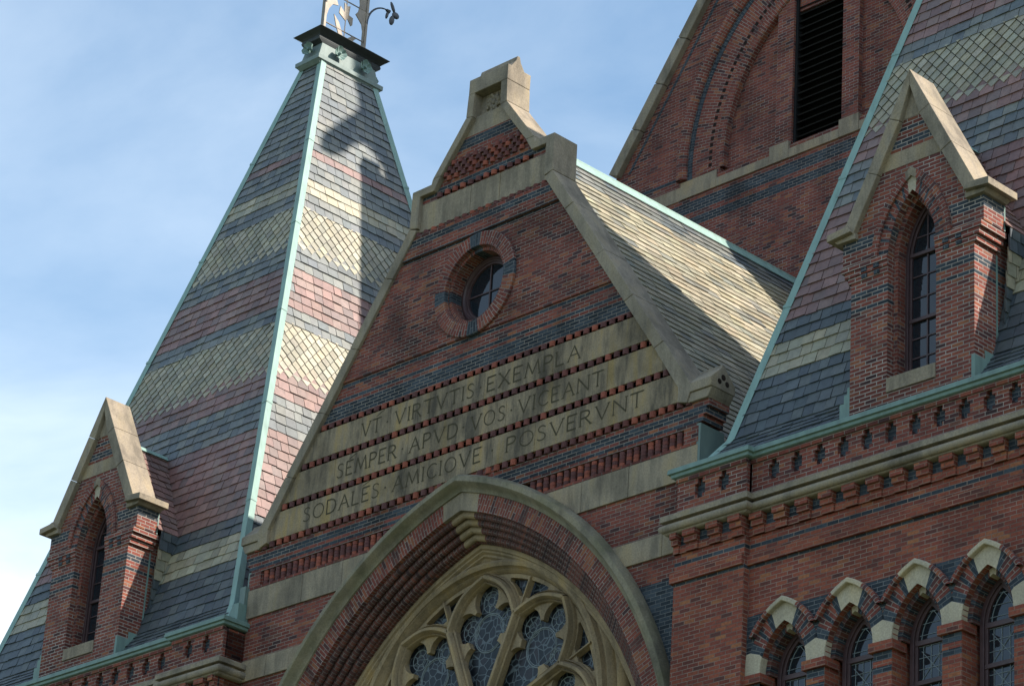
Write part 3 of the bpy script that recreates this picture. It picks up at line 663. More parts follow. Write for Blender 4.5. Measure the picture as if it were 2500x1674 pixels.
# raised petal mouldings: mullion bars and pointed heads
def petal_arc(rw, k, n=14, dr=0.0):
    """pointed head: from springing (r 2.05, +-22.5deg) to the apex at r 2.76"""
    pts = []
    A = Vector((2.08*math.sin(R(22.5)), 2.08*math.cos(R(22.5)))); T = Vector((0, 2.74))
    for s in (-1, 1):
        P0 = Vector((s*A.x, A.y)); row = []
        for i in range(n+1):
            f_ = i/n; q = P0.lerp(T, f_); nrm = Vector((s*(T.y-P0.y), abs(P0.x))).normalized()
            q = q+nrm*0.16*math.sin(math.pi*f_); row.append(q)
        pts.append(row)
    return pts
mo = MB()
def moulding(mb, path, k, wd, y0, yb):
    prof = [(-wd, yb), (-wd, y0+0.085), (-wd*0.80, y0+0.06), (-wd*0.62, y0+0.10), (-wd*0.36, y0+0.02), (-wd*0.25, y0), (wd*0.25, y0), (wd*0.36, y0+0.02), (wd*0.62, y0+0.10), (wd*0.80, y0+0.06), (wd, y0+0.085), (wd, yb)]
    rings = []
    for i, q in enumerate(path):
        d = (path[min(i+1, len(path)-1)]-path[max(i-1, 0)]).normalized(); nn = Vector((-d.y, d.x))
        rings.append([(*[rot((q.x+nn.x*a, q.y+nn.y*a), k)[0]], y, rot((q.x+nn.x*a, q.y+nn.y*a), k)[1]) for a, y in prof])
    mb.sweep(rings, 0)
for k in KS:
    for row in petal_arc(0.1, k): moulding(mo, row, k, 0.10, 0.70, 0.90)
    moulding(mo, [Vector((0, 0.25)), Vector((0, 1.2)), Vector((0, 2.12))], k+0.5, 0.11, 0.705, 0.90)
    moulding(mo, [Vector((0, 2.12)), Vector((0, 2.40)), Vector((0, 2.75))], k+0.5, 0.05, 0.80, 0.90)
mo.build('petal_moulding', M['tracery'], TW, smooth=True)
b = MB(); b.face([(x, 0.955, z) for x, z in pointed(HC[0], HC[1], 5.9, 12, 24)]); sg = b.build('stained_glass', M['stained'], TW, recalc=False)
cm = MB()
def circle_came(c, r, k, w_=0.007):
    pts = [rot((c[0]+r*math.cos(2*math.pi*j/32), c[1]+r*math.sin(2*math.pi*j/32)), k) for j in range(33)]
    cm.tube([(x, 0.952, z) for x, z in pts], w_, n=6, cap=False)
for k in (7, 0, 1, 2):
    circle_came((0, 1.80), 0.345, k, 0.011); circle_came((0, 1.80), 0.315, k)
    for c in ((0, 2.36), (0.44, 1.92), (-0.44, 1.92)):
        circle_came(c, 0.185, k); circle_came(c, 0.085, k)
        for j in range(7):
            a = 2*math.pi*j/7; p, q = rot((c[0]+0.09*math.cos(a), c[1]+0.09*math.sin(a)), k), rot((c[0]+0.185*math.cos(a), c[1]+0.185*math.sin(a)), k)
            cm.tube([(p[0], 0.952, p[1]), (q[0], 0.952, q[1])], 0.006, n=5)
cm.build('lead_came', M['came'], sg, recalc=False)

# ================================================================ SLATE FACES
PINK = [(0.250, 0.132, 0.115), (0.285, 0.155, 0.132), (0.215, 0.118, 0.106), (0.260, 0.160, 0.138), (0.195, 0.125, 0.115)]
GREY = [(0.130, 0.142, 0.146), (0.150, 0.160, 0.158), (0.180, 0.184, 0.172), (0.115, 0.132, 0.142), (0.200, 0.200, 0.180)]
DARK = [(0.070, 0.085, 0.098), (0.084, 0.098, 0.108), (0.060, 0.074, 0.088), (0.10, 0.112, 0.116)]
CREAM = [(0.340, 0.300, 0.212), (0.400, 0.355, 0.258), (0.285, 0.258, 0.190), (0.325, 0.298, 0.222), (0.37, 0.318, 0.218)]
ROOFC = [(0.315, 0.280, 0.200), (0.365, 0.322, 0.235), (0.27, 0.245, 0.182), (0.215, 0.208, 0.172), (0.335, 0.285, 0.200), (0.345, 0.305, 0.218)]
for L_, f_ in ((PINK, 0.80), (GREY, 0.80), (DARK, 0.88), (CREAM, 0.88), (ROOFC, 0.92)): L_[:] = [tuple(x*f_ for x in c) for c in L_]
def jit(c, a=0.12):
    k = 1+rnd.uniform(-a, a); return (c[0]*k*(1+rnd.uniform(-0.04, 0.04)), c[1]*k, c[2]*k*(1+rnd.uniform(-0.04, 0.04)))
def clip(poly, a, b_, c):
    """keep a*s+b*t<=c"""
    out_ = []
    for i in range(len(poly)):
        p, q = poly[i], poly[(i+1) % len(poly)]; dp, dq = a*p[0]+b_*p[1]-c, a*q[0]+b_*q[1]-c
        if dp <= 0: out_.append(p)
        if (dp < 0) != (dq < 0) and abs(dp-dq) > 1e-12:
            f_ = dp/(dp-dq); out_.append((p[0]+(q[0]-p[0])*f_, p[1]+(q[1]-p[1])*f_))
    return out_
def slate_face(mb, BL, BR, TL, TR, bands, exposure=0.215, width=0.25, zfun=True, under=True, lift=0.021):
    """slates on the trapezoid; bands: list of (z_top, kind) from the top down, by height"""
    BL, BR, TL, TR = map(Vector, (BL, BR, TL, TR))
    U = (BR-BL).normalized(); O = (BL+BR)/2; Tm = (TL+TR)/2; V = (Tm-O); H = V.length; V /= H; Nn = U.cross(V).normalized()
    wb, wt = (BR-BL).length/2, (TR-TL).length/2; zb, zt = O.z, Tm.z
    k = (wt-wb)/H
    def put(poly, tmin, tmax, col, lf):
        poly = clip(clip(poly, 1, -k, wb), -1, -k, wb); poly = clip(poly, 0, -1, 0.0); poly = clip(poly, 0, 1, H)
        if len(poly) < 3: return
        up_ = [O+U*s+V*t+Nn*(lf*(1-(t-tmin)/(tmax-tmin))+0.004) for s, t in poly]
        mb.face(up_, 0, None, col)
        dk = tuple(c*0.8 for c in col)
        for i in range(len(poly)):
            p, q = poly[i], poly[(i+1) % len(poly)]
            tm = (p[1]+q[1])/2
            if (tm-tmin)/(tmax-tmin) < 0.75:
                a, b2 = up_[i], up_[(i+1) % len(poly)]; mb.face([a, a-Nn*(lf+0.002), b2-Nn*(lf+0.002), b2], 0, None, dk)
    def kind_at(z):
        for zt_, kd in bands:
            if z <= zt_: cur = kd
            else: break
        return cur
    t = 0.0; row = 0
    dia = []
    while t < H:
        e = exposure*(1+rnd.uniform(-0.02, 0.02)); z = zb+(zt-zb)*min(1, (t+e*0.5)/H); kd = kind_at(z)
        if kd == 'D':
            pal = None; dia.append((t, t+e))
            t += e; row += 1; continue
        pal = {'G': GREY, 'P': PINK, 'K': DARK, 'C': CREAM, 'R': ROOFC}[kd]
        w_ = wb+k*t; s = -w_-rnd.uniform(0, width)
        while s < w_:
            ws = width*(1+rnd.uniform(-0.22, 0.22)); j = rnd.uniform(-0.009, 0.009); g_ = 0.0045
            c = jit(rnd.choice(pal))
            if kd == 'R' and z > zt-0.62: c = jit(rnd.choice(GREY[2:]))
            if rnd.random() < 0.006: c = jit(rnd.choice(GREY if kd != 'G' else DARK))
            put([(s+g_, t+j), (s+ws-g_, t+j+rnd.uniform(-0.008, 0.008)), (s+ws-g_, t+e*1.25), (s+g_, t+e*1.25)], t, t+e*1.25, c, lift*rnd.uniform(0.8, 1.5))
            s += ws
        t += e; row += 1
    # lozenge bands
    if dia:
        groups = [[dia[0][0], dia[0][1]]]
        for a, b2 in dia[1:]:
            if abs(a-groups[-1][1]) < 0.01: groups[-1][1] = b2
            else: groups.append([a, b2])
        for a, b2 in groups:
            dw, dh = 0.235, 0.275; r_ = 0; tc_ = a+0.02
            # courses behind the zigzag
            w_ = wb+k*a; s = -w_
            below = 'P' if kind_at(zb+(zt-zb)*(a-0.1)/H) == 'P' else 'G'
            while s < w_:
                put([(s+0.003, a), (s+dw-0.003, a), (s+dw-0.003, a+0.27), (s+0.003, a+0.27)], a, a+0.27, jit(rnd.choice(PINK if below == 'P' else GREY)), lift*0.6); s += dw
            while tc_ < b2+dh/2:
                w_ = wb+k*max(0, tc_-dh/2); s = -math.ceil(w_/dw)*dw-(dw/2 if r_ % 2 else 0)
                while s < w_+dw:
                    q = 0.466; pl_ = [(s, tc_-dh*q), (s+dw*q, tc_), (s, tc_+dh*q), (s-dw*q, tc_)]
                    pl_ = clip(pl_, 0, 1, b2+0.03)
                    if len(pl_) >= 3: put(pl_, tc_-dh/2, tc_+dh/2, jit(rnd.choice(CREAM), 0.16), lift*rnd.uniform(1.1, 1.7))
                    s += dw
                tc_ += dh/2; r_ += 1
    if under: mb.face([p-Nn*0.004 for p in (BL, BR, TR, TL)], 1)
BANDS = [(99, 'G'), (33.60, 'P'), (33.40, 'G'), (32.85, 'C'), (32.50, 'G'), (32.08, 'D'), (30.98, 'G'), (30.27, 'P'), (29.22, 'G'), (28.82, 'D'), (27.55, 'P'), (26.98, 'G'), (26.25, 'P'), (24.05, 'K'), (23.70, 'C'), (23.12, 'K')]
# ================================================================ CORNER TOWERS + SPIRES
AX, AY, Z0, Y0 = 3.932, 4.523, 21.57, 0.10
KX, KY = (3.932-0.387)/14.43, (4.523-0.859)/14.43
YC = Y0+AY; ZT = 36.32
def sp_pt(sx_, sy_, z): return (sx_*(AX-KX*(z-Z0)), YC+sy_*(AY-KY*(z-Z0)), z)
def make_spire():
    root = thing('slate_spire', '', 'spire', (0, 0, 0), 'slate spires on the corner towers')
    ZB = 21.98
    for (a, b_) in (((-1, -1), (1, -1)), ((1, -1), (1, 1)), ((1, 1), (-1, 1)), ((-1, 1), (-1, -1))):
        mb = MB(); slate_face(mb, sp_pt(*a, ZB), sp_pt(*b_, ZB), sp_pt(*a, ZT), sp_pt(*b_, ZT), BANDS)
        # bell-cast foot
        def foot(p): q = sp_pt(*p, ZB); return (q[0]+p[0]*0.34, q[1]+p[1]*0.40, 21.44)
        slate_face(mb, foot(a), foot(b_), sp_pt(*a, ZB), sp_pt(*b_, ZB), [(99, 'K')], exposure=0.13)
        mb.build('slate_face', [M['slate'], M['under']], root, merge=False, recalc=False)
    for a in ((-1, -1), (1, -1), (1, 1), (-1, 1)):
        h = MB(); q = sp_pt(*a, ZB); zz = [21.42, 21.62, ZB]+[ZB+(ZT-ZB)*k/6 for k in range(1, 7)]
        L = [Vector((q[0]+a[0]*0.36, q[1]+a[1]*0.42, 21.42)), Vector((q[0]+a[0]*0.19, q[1]+a[1]*0.22, 21.66))]+[Vector(sp_pt(*a, z)) for z in zz[2:]]
        rings = []
        for i, p in enumerate(L):
            if i >= 3 and i < len(L)-1:   # lapped joint
                pass
            o = 0.012 if i >= 2 else 0.02
            ex, ey = Vector((-a[0]*0.11, 0, 0)), Vector((0, -a[1]*0.11, 0)); ou = Vector((a[0]*0.03, a[1]*0.03, 0.01))
            # strip folded over the hip with a rounded arris
            rings.append([tuple(p+ex+Vector((0, a[1]*0.030, 0.006))), tuple(p+ex*0.35+ou*0.9+Vector((0, a[1]*0.012, 0))), tuple(p+ou*1.4), tuple(p+ey*0.35+ou*0.9+Vector((a[0]*0.012, 0, 0))), tuple(p+ey+Vector((a[0]*0.030, 0, 0.006)))])
        h.sweep(rings, 0)
        # lap seams
        for k in range(1, 6):
            p = Vector(sp_pt(*a, ZB+(ZT-ZB)*k/6)); d = Vector(sp_pt(*a, ZT))-Vector(sp_pt(*a, ZB)); d.normalize()
            pr = []
            for dd in (-0.03, 0.03):
                pp = p+d*dd; pr.append([tuple(pp+Vector((-a[0]*0.115, a[1]*0.036, 0.008))), tuple(pp+Vector((a[0]*0.052, a[1]*0.052, 0.02))), tuple(pp+Vector((a[0]*0.036, -a[1]*0.115, 0.008)))])
            h.sweep(pr, 0)
        h.build('hip_flashing', M['copperl'], root, smooth=True, recalc=True)
    # cap
    c = MB()
    def rect(hx, hy, z): return [(-hx, YC-hy, z), (hx, YC-hy, z), (hx, YC+hy, z), (-hx, YC+hy, z)]
    def stack(mb, rows, m=0):
        rr = [rect(*q) for q in rows]; mb.sweep(rr, m, True); mb.face(rr[0][::-1], m); mb.face(rr[-1], m)
    stack(c, [(0.315, 0.85, 36.25), (0.36, 0.92, 36.32), (0.385, 0.94, 36.325), (0.388, 0.94, 36.425), (0.33, 0.885, 36.44), (0.29, 0.85, 36.50), (0.265, 0.775, 36.80), (0.265, 0.775, 36.83)])
    cap = c.build('spire_cap', M['capmetal'], root, bevel=0.008)
    c = MB(); stack(c, [(0.27, 0.79, 36.80), (0.29, 0.89, 36.86), (0.30, 0.90, 36.90), (0.285, 0.885, 36.95), (0.33, 0.92, 36.99), (0.40, 0.97, 37.03), (0.455, 1.015, 37.065), (0.455, 1.015, 37.075), (0.2, 0.7, 37.20)]); c.build('crown_mould', M['crown'], root, bevel=0.005)
    def flower(pos, nx_, ny_):
        f_ = MB(); n_ = Vector((nx_, ny_, 0)); t_ = Vector((-ny_, nx_, 0)); P = Vector(pos)+n_*0.10
        Z_ = Vector((0, 0, 1)); rings = []
        for fr_, off in ((0.12, 0.035), (0.22, 0.0), (0.45, 0.0), (0.75, 0.03), (1.0, 0.065), (0.97, 0.045), (0.72, 0.008), (0.4, -0.022), (0.15, -0.03)):
            row = []
            for j in range(40):
                th = 2*math.pi*j/40; rr = 0.165*fr_*(0.72+0.28*abs(math.cos(2*(th-R(10))))**0.35); row.append(tuple(P+t_*rr*math.cos(th)+Z_*rr*math.sin(th)+n_*(off+0.012*fr_*math.cos(8*th))))
            rings.append(row)
        f_.sweep(rings, 0, True)
        f_.ball(tuple(P+n_*0.035), 0.034, n=8)
        f_.tube([tuple(Vector(pos)), tuple(P)], 0.03)
        f_.build('flower_rosette', M['copper'], cap, smooth=True, recalc=False)
    for dy in (-0.37, 0.37): flower((0.275, YC+dy, 36.66), 1, 0); flower((-0.275, YC+dy, 36.66), -1, 0)
    flower((0, YC-0.81, 36.66), 0, -1); flower((0, YC+0.81, 36.66), 0, 1)
    # nail heads in the top course
    return root
YT, YP = -0.27, -0.39
ARX = [-2.2+1.2477*k for k in range(4)]
AZ, AC, ARR = 17.75, 0.40, 0.85
def make_tower():
    root = thing('corner_tower', '', 'tower', (0, 0, 0), 'brick corner towers')
    HX = 4.36; YB = 9.35
    # body
    b = MB(); b.box(-HX+0.03, HX-0.03, 0.35, YB, 0, 21.2)
    b.box(-HX, -HX+0.03, YT, YB, 0, 21.2); b.box(HX-0.03, HX, YT, YB, 0, 21.2); b.build('side_wall', M['tower'], root)
    w = MB()
    holes = [pointed(AC, AZ, ARR, 14.6, 14, x) for x in ARX]
    w.prism_holes([(-2.93, 0), (2.93, 0), (2.93, 20.35), (-2.93, 20.35)], holes, YT, 0.2, 0); w.build('front_wall', M['tower'], root)
    # dark brick between the arches
    bk = MB(); ts = [14.6]
    prev = -2.93
    edges = [(-2.93, ARX[0])]+[(ARX[i], ARX[i+1]) for i in range(3)]
    for i, (xa, xb) in enumerate(edges):
        ztop = 18.70
        pts = []
        r_ = 1.10
        if i > 0: pts += [(xa-AC+r_*math.cos(t), AZ+r_*math.sin(t)) for t in [R(62-3*j) for j in range(0, 13)]]
        else: pts += [(xa, ztop), (xa, 18.05)]
        right = [(xb+AC-r_*math.cos(t), AZ+r_*math.sin(t)) for t in [R(26+3*j) for j in range(0, 13)]]
        if i == 0: right = [(xb+AC-r_*math.cos(t), AZ+r_*math.sin(t)) for t in [R(16+3*j) for j in range(0, 16)]]
        pts += right
        bk.mark(); bk.prism(pts, YT-0.004, YT+0.03)
    bk.build_split('dark_spandrel', M['blk'], root)
    # pilasters
    for s in (1, -1):
        p = MB(); a, c = sorted((s*2.93, s*HX)); p.box(a, c, YP, 0.1, 0, 20.35); p.build('pilaster', M['tower'], root)
    # string strip
    st = MB()
    for (x0, x1, y) in ((-2.93, 2.93, YT), (-HX, -2.93, YP), (2.93, HX, YP)): st.box(x0-(0.05 if x0 < -4 else -0.001), x1+(0.05 if x1 > 4 else -0.001), y-0.055, y+0.03, 19.515, 19.685)
    st.build('string_course', M['corbel'], root)
    # corbel table
    cb = MB(); rb = MB(); cs = MB()
    def corb(x, y, wd):
        cb.mark(); cb.box(x-wd/2, x+wd/2, y-0.15, y+0.02, 20.205, 20.30); cb.box(x-wd/2+0.004, x+wd/2-0.004, y-0.105, y+0.02, 20.11, 20.205); cb.box(x-wd*0.5+0.008, x+wd*0.5-0.008, y-0.06, y+0.02, 19.985, 20.11)
    xs = [-2.715+0.4525*k for k in range(13)]
    for x in xs: corb(x, YT, 0.245)
    for s in (1, -1):
        for dx, wd in ((-0.60, 0.24), (-0.15, 0.24), (0.32, 0.26), (0.645, 0.13)): corb(s*(3.645+dx), YP, wd)
    for (x0, x1, y) in ((-2.93, 2.93, YT), (-HX, -2.93, YP), (2.93, HX, YP)):
        cs.box(x0, x1, y-0.035, y+0.02, 19.985, 20.105); rb.box(x0, x1, y-0.012, y+0.02, 20.105, 20.30)
    rb.build('corbel_recess', M['blk'], root); cb.build_split('corbel', M['corbel'], root, bevel=0.004); cs.build('corbel_course', M['corbel'], root)
    # cornice moulding
    co = MB()
    prof = [(0.02, 20.30), (-0.10, 20.30), (-0.135, 20.325), (-0.14, 20.335)]+[(-0.125-0.075*math.sin(math.pi*k/8), 20.405-0.07*math.cos(math.pi*k/8)) for k in range(9)]+[(-0.115, 20.49), (-0.105, 20.505), (-0.185, 20.515), (-0.185, 20.60), (-0.17, 20.615), (0.0, 20.645)]
    path = [(-HX-0.0, YB), (-HX-0.0, YP), (-2.93, YP), (-2.93, YT), (2.93, YT), (2.93, YP), (HX, YP), (HX, YB)]
    def run(mb, prof, path, m=0):
        rings = []
        for i, p in enumerate(path):
            a = Vector(path[max(i-1, 0)]); b2 = Vector(p); c2 = Vector(path[min(i+1, len(path)-1)])
            d1 = (b2-a).normalized() if i > 0 else (c2-b2).normalized(); d2 = (c2-b2).normalized() if i < len(path)-1 else d1
            n1_ = Vector((d1.y, -d1.x)); n2_ = Vector((d2.y, -d2.x)); mt = (n1_+n2_); mt = mt/(1+n1_.dot(n2_)) if n1_.dot(n2_) > -0.9 else n1_
            rings.append([(b2.x+mt.x*(-o), b2.y+mt.y*(-o), z) for o, z in prof])
        mb.sweep(rings, m)
    run(co, prof, path); co.build('stone_cornice', M['cope'], root, smooth=True)
    # parapet with cross-shaped piercings
    pp = MB(); bkp = MB()
    def cross(x): 
        z = 21.015; h = 0.165; return [(x-0.052, z-h), (x+0.052, z-h), (x+0.052, z-h+0.0624), (x+0.104, z-h+0.0624), (x+0.104, z+h-0.0624*1.4), (x+0.052, z+h-0.0624*1.4), (x+0.052, z+h), (x-0.052, z+h), (x-0.052, z+h-0.0624*1.4), (x-0.104, z+h-0.0624*1.4), (x-0.104, z-h+0.0624), (x-0.052, z-h+0.0624)]
    for (x0, x1, y, qs) in ((-2.93, 2.93, YT, [-2.489+0.4525*k for k in range(12)]), (-HX, -2.93, YP, [-3.89, -3.40]), (2.93, HX, YP, [3.40, 3.89])):
        pp.prism_holes([(x0, 20.62), (x1, 20.62), (x1, 21.24), (x0, 21.24)], [cross(q) for q in qs], y, y+0.13, 0)
        bkp.box(x0, x1, y+0.075, y+0.12, 20.7, 21.2)
        pp.box(x0-0.004, x1+0.004, y-0.03, y+0.05, 21.19, 21.262)
        for q in qs: pp.box(q-0.115, q+0.115, y-0.006, y+0.02, 20.64, 20.70)
    for s in (1, -1): a, c = sorted((s*(HX-0.1), s*HX)); pp.box(a, c, YP+0.131, YB, 20.62, 21.24)
    pp.build('parapet', M['parapet'], root); bkp.build('parapet_backing', M['blk'], root)
    # gutter
    gu = MB(); run(gu, [(0.30, 21.40), (-0.10, 21.42), (-0.12, 21.41), (-0.125, 21.33), (-0.085, 21.325), (-0.08, 21.275), (-0.045, 21.262), (0.0, 21.262)], path)
    gu.box(-HX+0.25, HX-0.25, -0.05, 0.4, 21.36, 21.40); gu.box(-HX+0.25, -3.4, 0.3, 9.2, 21.36, 21.405); gu.box(3.4, HX-0.25, 0.3, 9.2, 21.36, 21.405)
    gu.build('copper_gutter', M['copper'], root, bevel=0.006)
    # arches and windows
    for x in ARX:
        def mf(f_):
            th = f_
            if f_ > 0.70: return 2
            if f_ < 0.20 or 0.58 < f_: return 1
            if 0.34 < f_ < 0.42: return 1
            return 0
        v = MB(); v.arch(AC, AZ, [(1.114, YT-0.008), (0.85, YT-0.008), (0.85, YT+0.13)], n=25, mf=mf, x0=x, thb=lambda r: R(17), caps=False)
        v.build('voussoir_arch', [M['archr'], M['blk'], M['lime']], root)
        v = MB(); v.arch(AC, AZ, [(0.86, YT+0.12), (0.765, YT+0.12), (0.765, 0.06)], n=25, mf=lambda f_: 2 if f_ > 0.88 else (1 if int(f_*25) % 6 in (2, 3) else 0), x0=x, caps=False, thb=lambda r: R(0)); v.build('inner_arch', [M['arch'], M['blk'], M['lime']], root)
        h = MB(); h.arch(AC, AZ, [(1.108, YT), (1.108, YT-0.08), (1.118, YT-0.092), (1.165, YT-0.092), (1.185, YT-0.075), (1.185, YT+0.01)], n=22, mf=lambda f_: 1 if f_ > 0.55 else 0, x0=x, caps=False, thb=lambda r: math.asin(0.58/r)); h.build('hood_mould', [M['archr'], M['lime']], root)
        wn = thing('lancet_window', '', 'x'); del wn['label']; del wn['category']; wn.parent = root; wn.location = (x, 0, 0)
        fr_ = MB(); hw = 0.365
        def wo(q, zb): return pointed(AC, AZ, ARR-q, zb, 14)
        fr_.prism_holes(wo(0.075, 14.6), [wo(0.15, 14.65)], 0.03, 0.10); fr_.prism_holes(wo(0.14, 14.6), [wo(0.20, 14.7)], 0.06, 0.12)
        fr_.box(-0.3, 0.3, 0.05, 0.11, 17.70, 17.78); fr_.box(-0.3, 0.3, 0.045, 0.11, 17.10, 17.17); fr_.build('frame', M['wood'], wn, bevel=0.006)
        gl = MB(); gl.face([(q[0], 0.10, q[1]) for q in wo(0.18, 14.7)]); gl.build('pane', M['pane'], wn, recalc=False)
        le = MB()
        for dx in (-0.17, -0.03, 0.11, 0.22): le.box(dx-0.005, dx+0.005, 0.09, 0.105, 14.8, 17.70)
        for kz in range(20): zz = 18.2-0.17*kz; hwz = 0.26 if zz < 17.75 else max(0.05, math.sqrt(max(0.01, 0.66**2-(zz-AZ)**2))-AC); le.box(-hwz, hwz, 0.09, 0.105, zz-0.004, zz+0.004)
        for s in (1, -1): le.arch(AC, AZ, [(0.61, 0.088), (0.60, 0.088), (0.60, 0.105)], n=12, caps=False)
        for zz in (17.4, 16.9): 
            for s in (1, -1): le.tube([(-0.2*s, 0.094, zz-0.22), (0.2*s, 0.094, zz+0.22)], 0.006, n=5)
        le.build('lead_came', M['came'], wn)
    # stone imposts and brick piers
    px = [(ARX[0]-0.62, 0)]+[((ARX[i]+ARX[i+1])/2, 1) for i in range(3)]+[(ARX[3]+0.624, 2)]
    im = MB(); pc = MB()
    for x, kd in px:
        lft = [(-AC+ARR*math.cos(R(t))-0.624, AZ+ARR*math.sin(R(t))) for t in (0, 6, 12, 17)]   # right flank of the arch to the left
        apex = (0, AZ+0.335); e = 0.002
        L = [(q[0], q[1]) for q in lft]+[( -AC+1.10*math.cos(R(17))-0.624, AZ+1.10*math.sin(R(17)))]
        Rr = [(-q[0], q[1]) for q in L]
        if kd == 1: poly = L[:4]+[apex]+Rr[:4][::-1]
        elif kd == 0: poly = [(-0.13, AZ), (-0.105, AZ+0.35), (-0.02, AZ+0.36), (0.16, AZ+0.30)]+Rr[:4][::-1]
        else: poly = L[:4]+[(-0.16, AZ+0.30), (0.0, AZ+0.36), (0.3, AZ+0.36), (0.3, AZ)]
        im.mark(); pc.mark(); im.prism([(x+q[0], q[1]) for q in poly], YT-0.022, 0.05)
        a, b2 = (x-0.225, x+0.225) if kd == 1 else ((x-0.13, x+0.225) if kd == 0 else (x-0.225, x+0.3))
        pc.box(a, b2, YT-0.06, 0.0, 17.605, AZ-0.003, 0); pc.box(a+0.055, b2-0.055, YT-0.004, 0.02, 17.47, 17.605, 1); pc.box(a+0.05, b2-0.05, YT-0.008, 0.02, 17.38, 17.47, 0); pc.box(a+0.055, b2-0.055, YT-0.004, 0.02, 17.28, 17.38, 1); pc.box(a+0.052, b2-0.052, YT-0.006, 0.02, 14.0, 17.28, 0)
    im.build_split('impost', M['lime'], root, bevel=0.012); pc.build_split('window_pier', [M['corbel'], M['blk']], root, bevel=0.003)
    return root
TC = 9.82
tl = make_tower(); tl.location = (-TC, 0, 0)
tl['label'] = 'brick corner tower at left, only its pierced parapet and cornice end in view'
tr = copy_tree(tl); tr.location = (TC, 0, 0)
tr['label'] = 'brick corner tower at right of the gable, with corbelled cornice and row of pointed windows'
sl = make_spire(); sl.location = (-TC, 0, 0)
sl['label'] = 'tall banded slate spire with sunlit side, capped in copper and topped by iron cresting'
sr = copy_tree(sl); sr.location = (TC, 0, 0)
sr['label'] = 'shaded banded slate spire behind the right dormer, its top out of the picture'

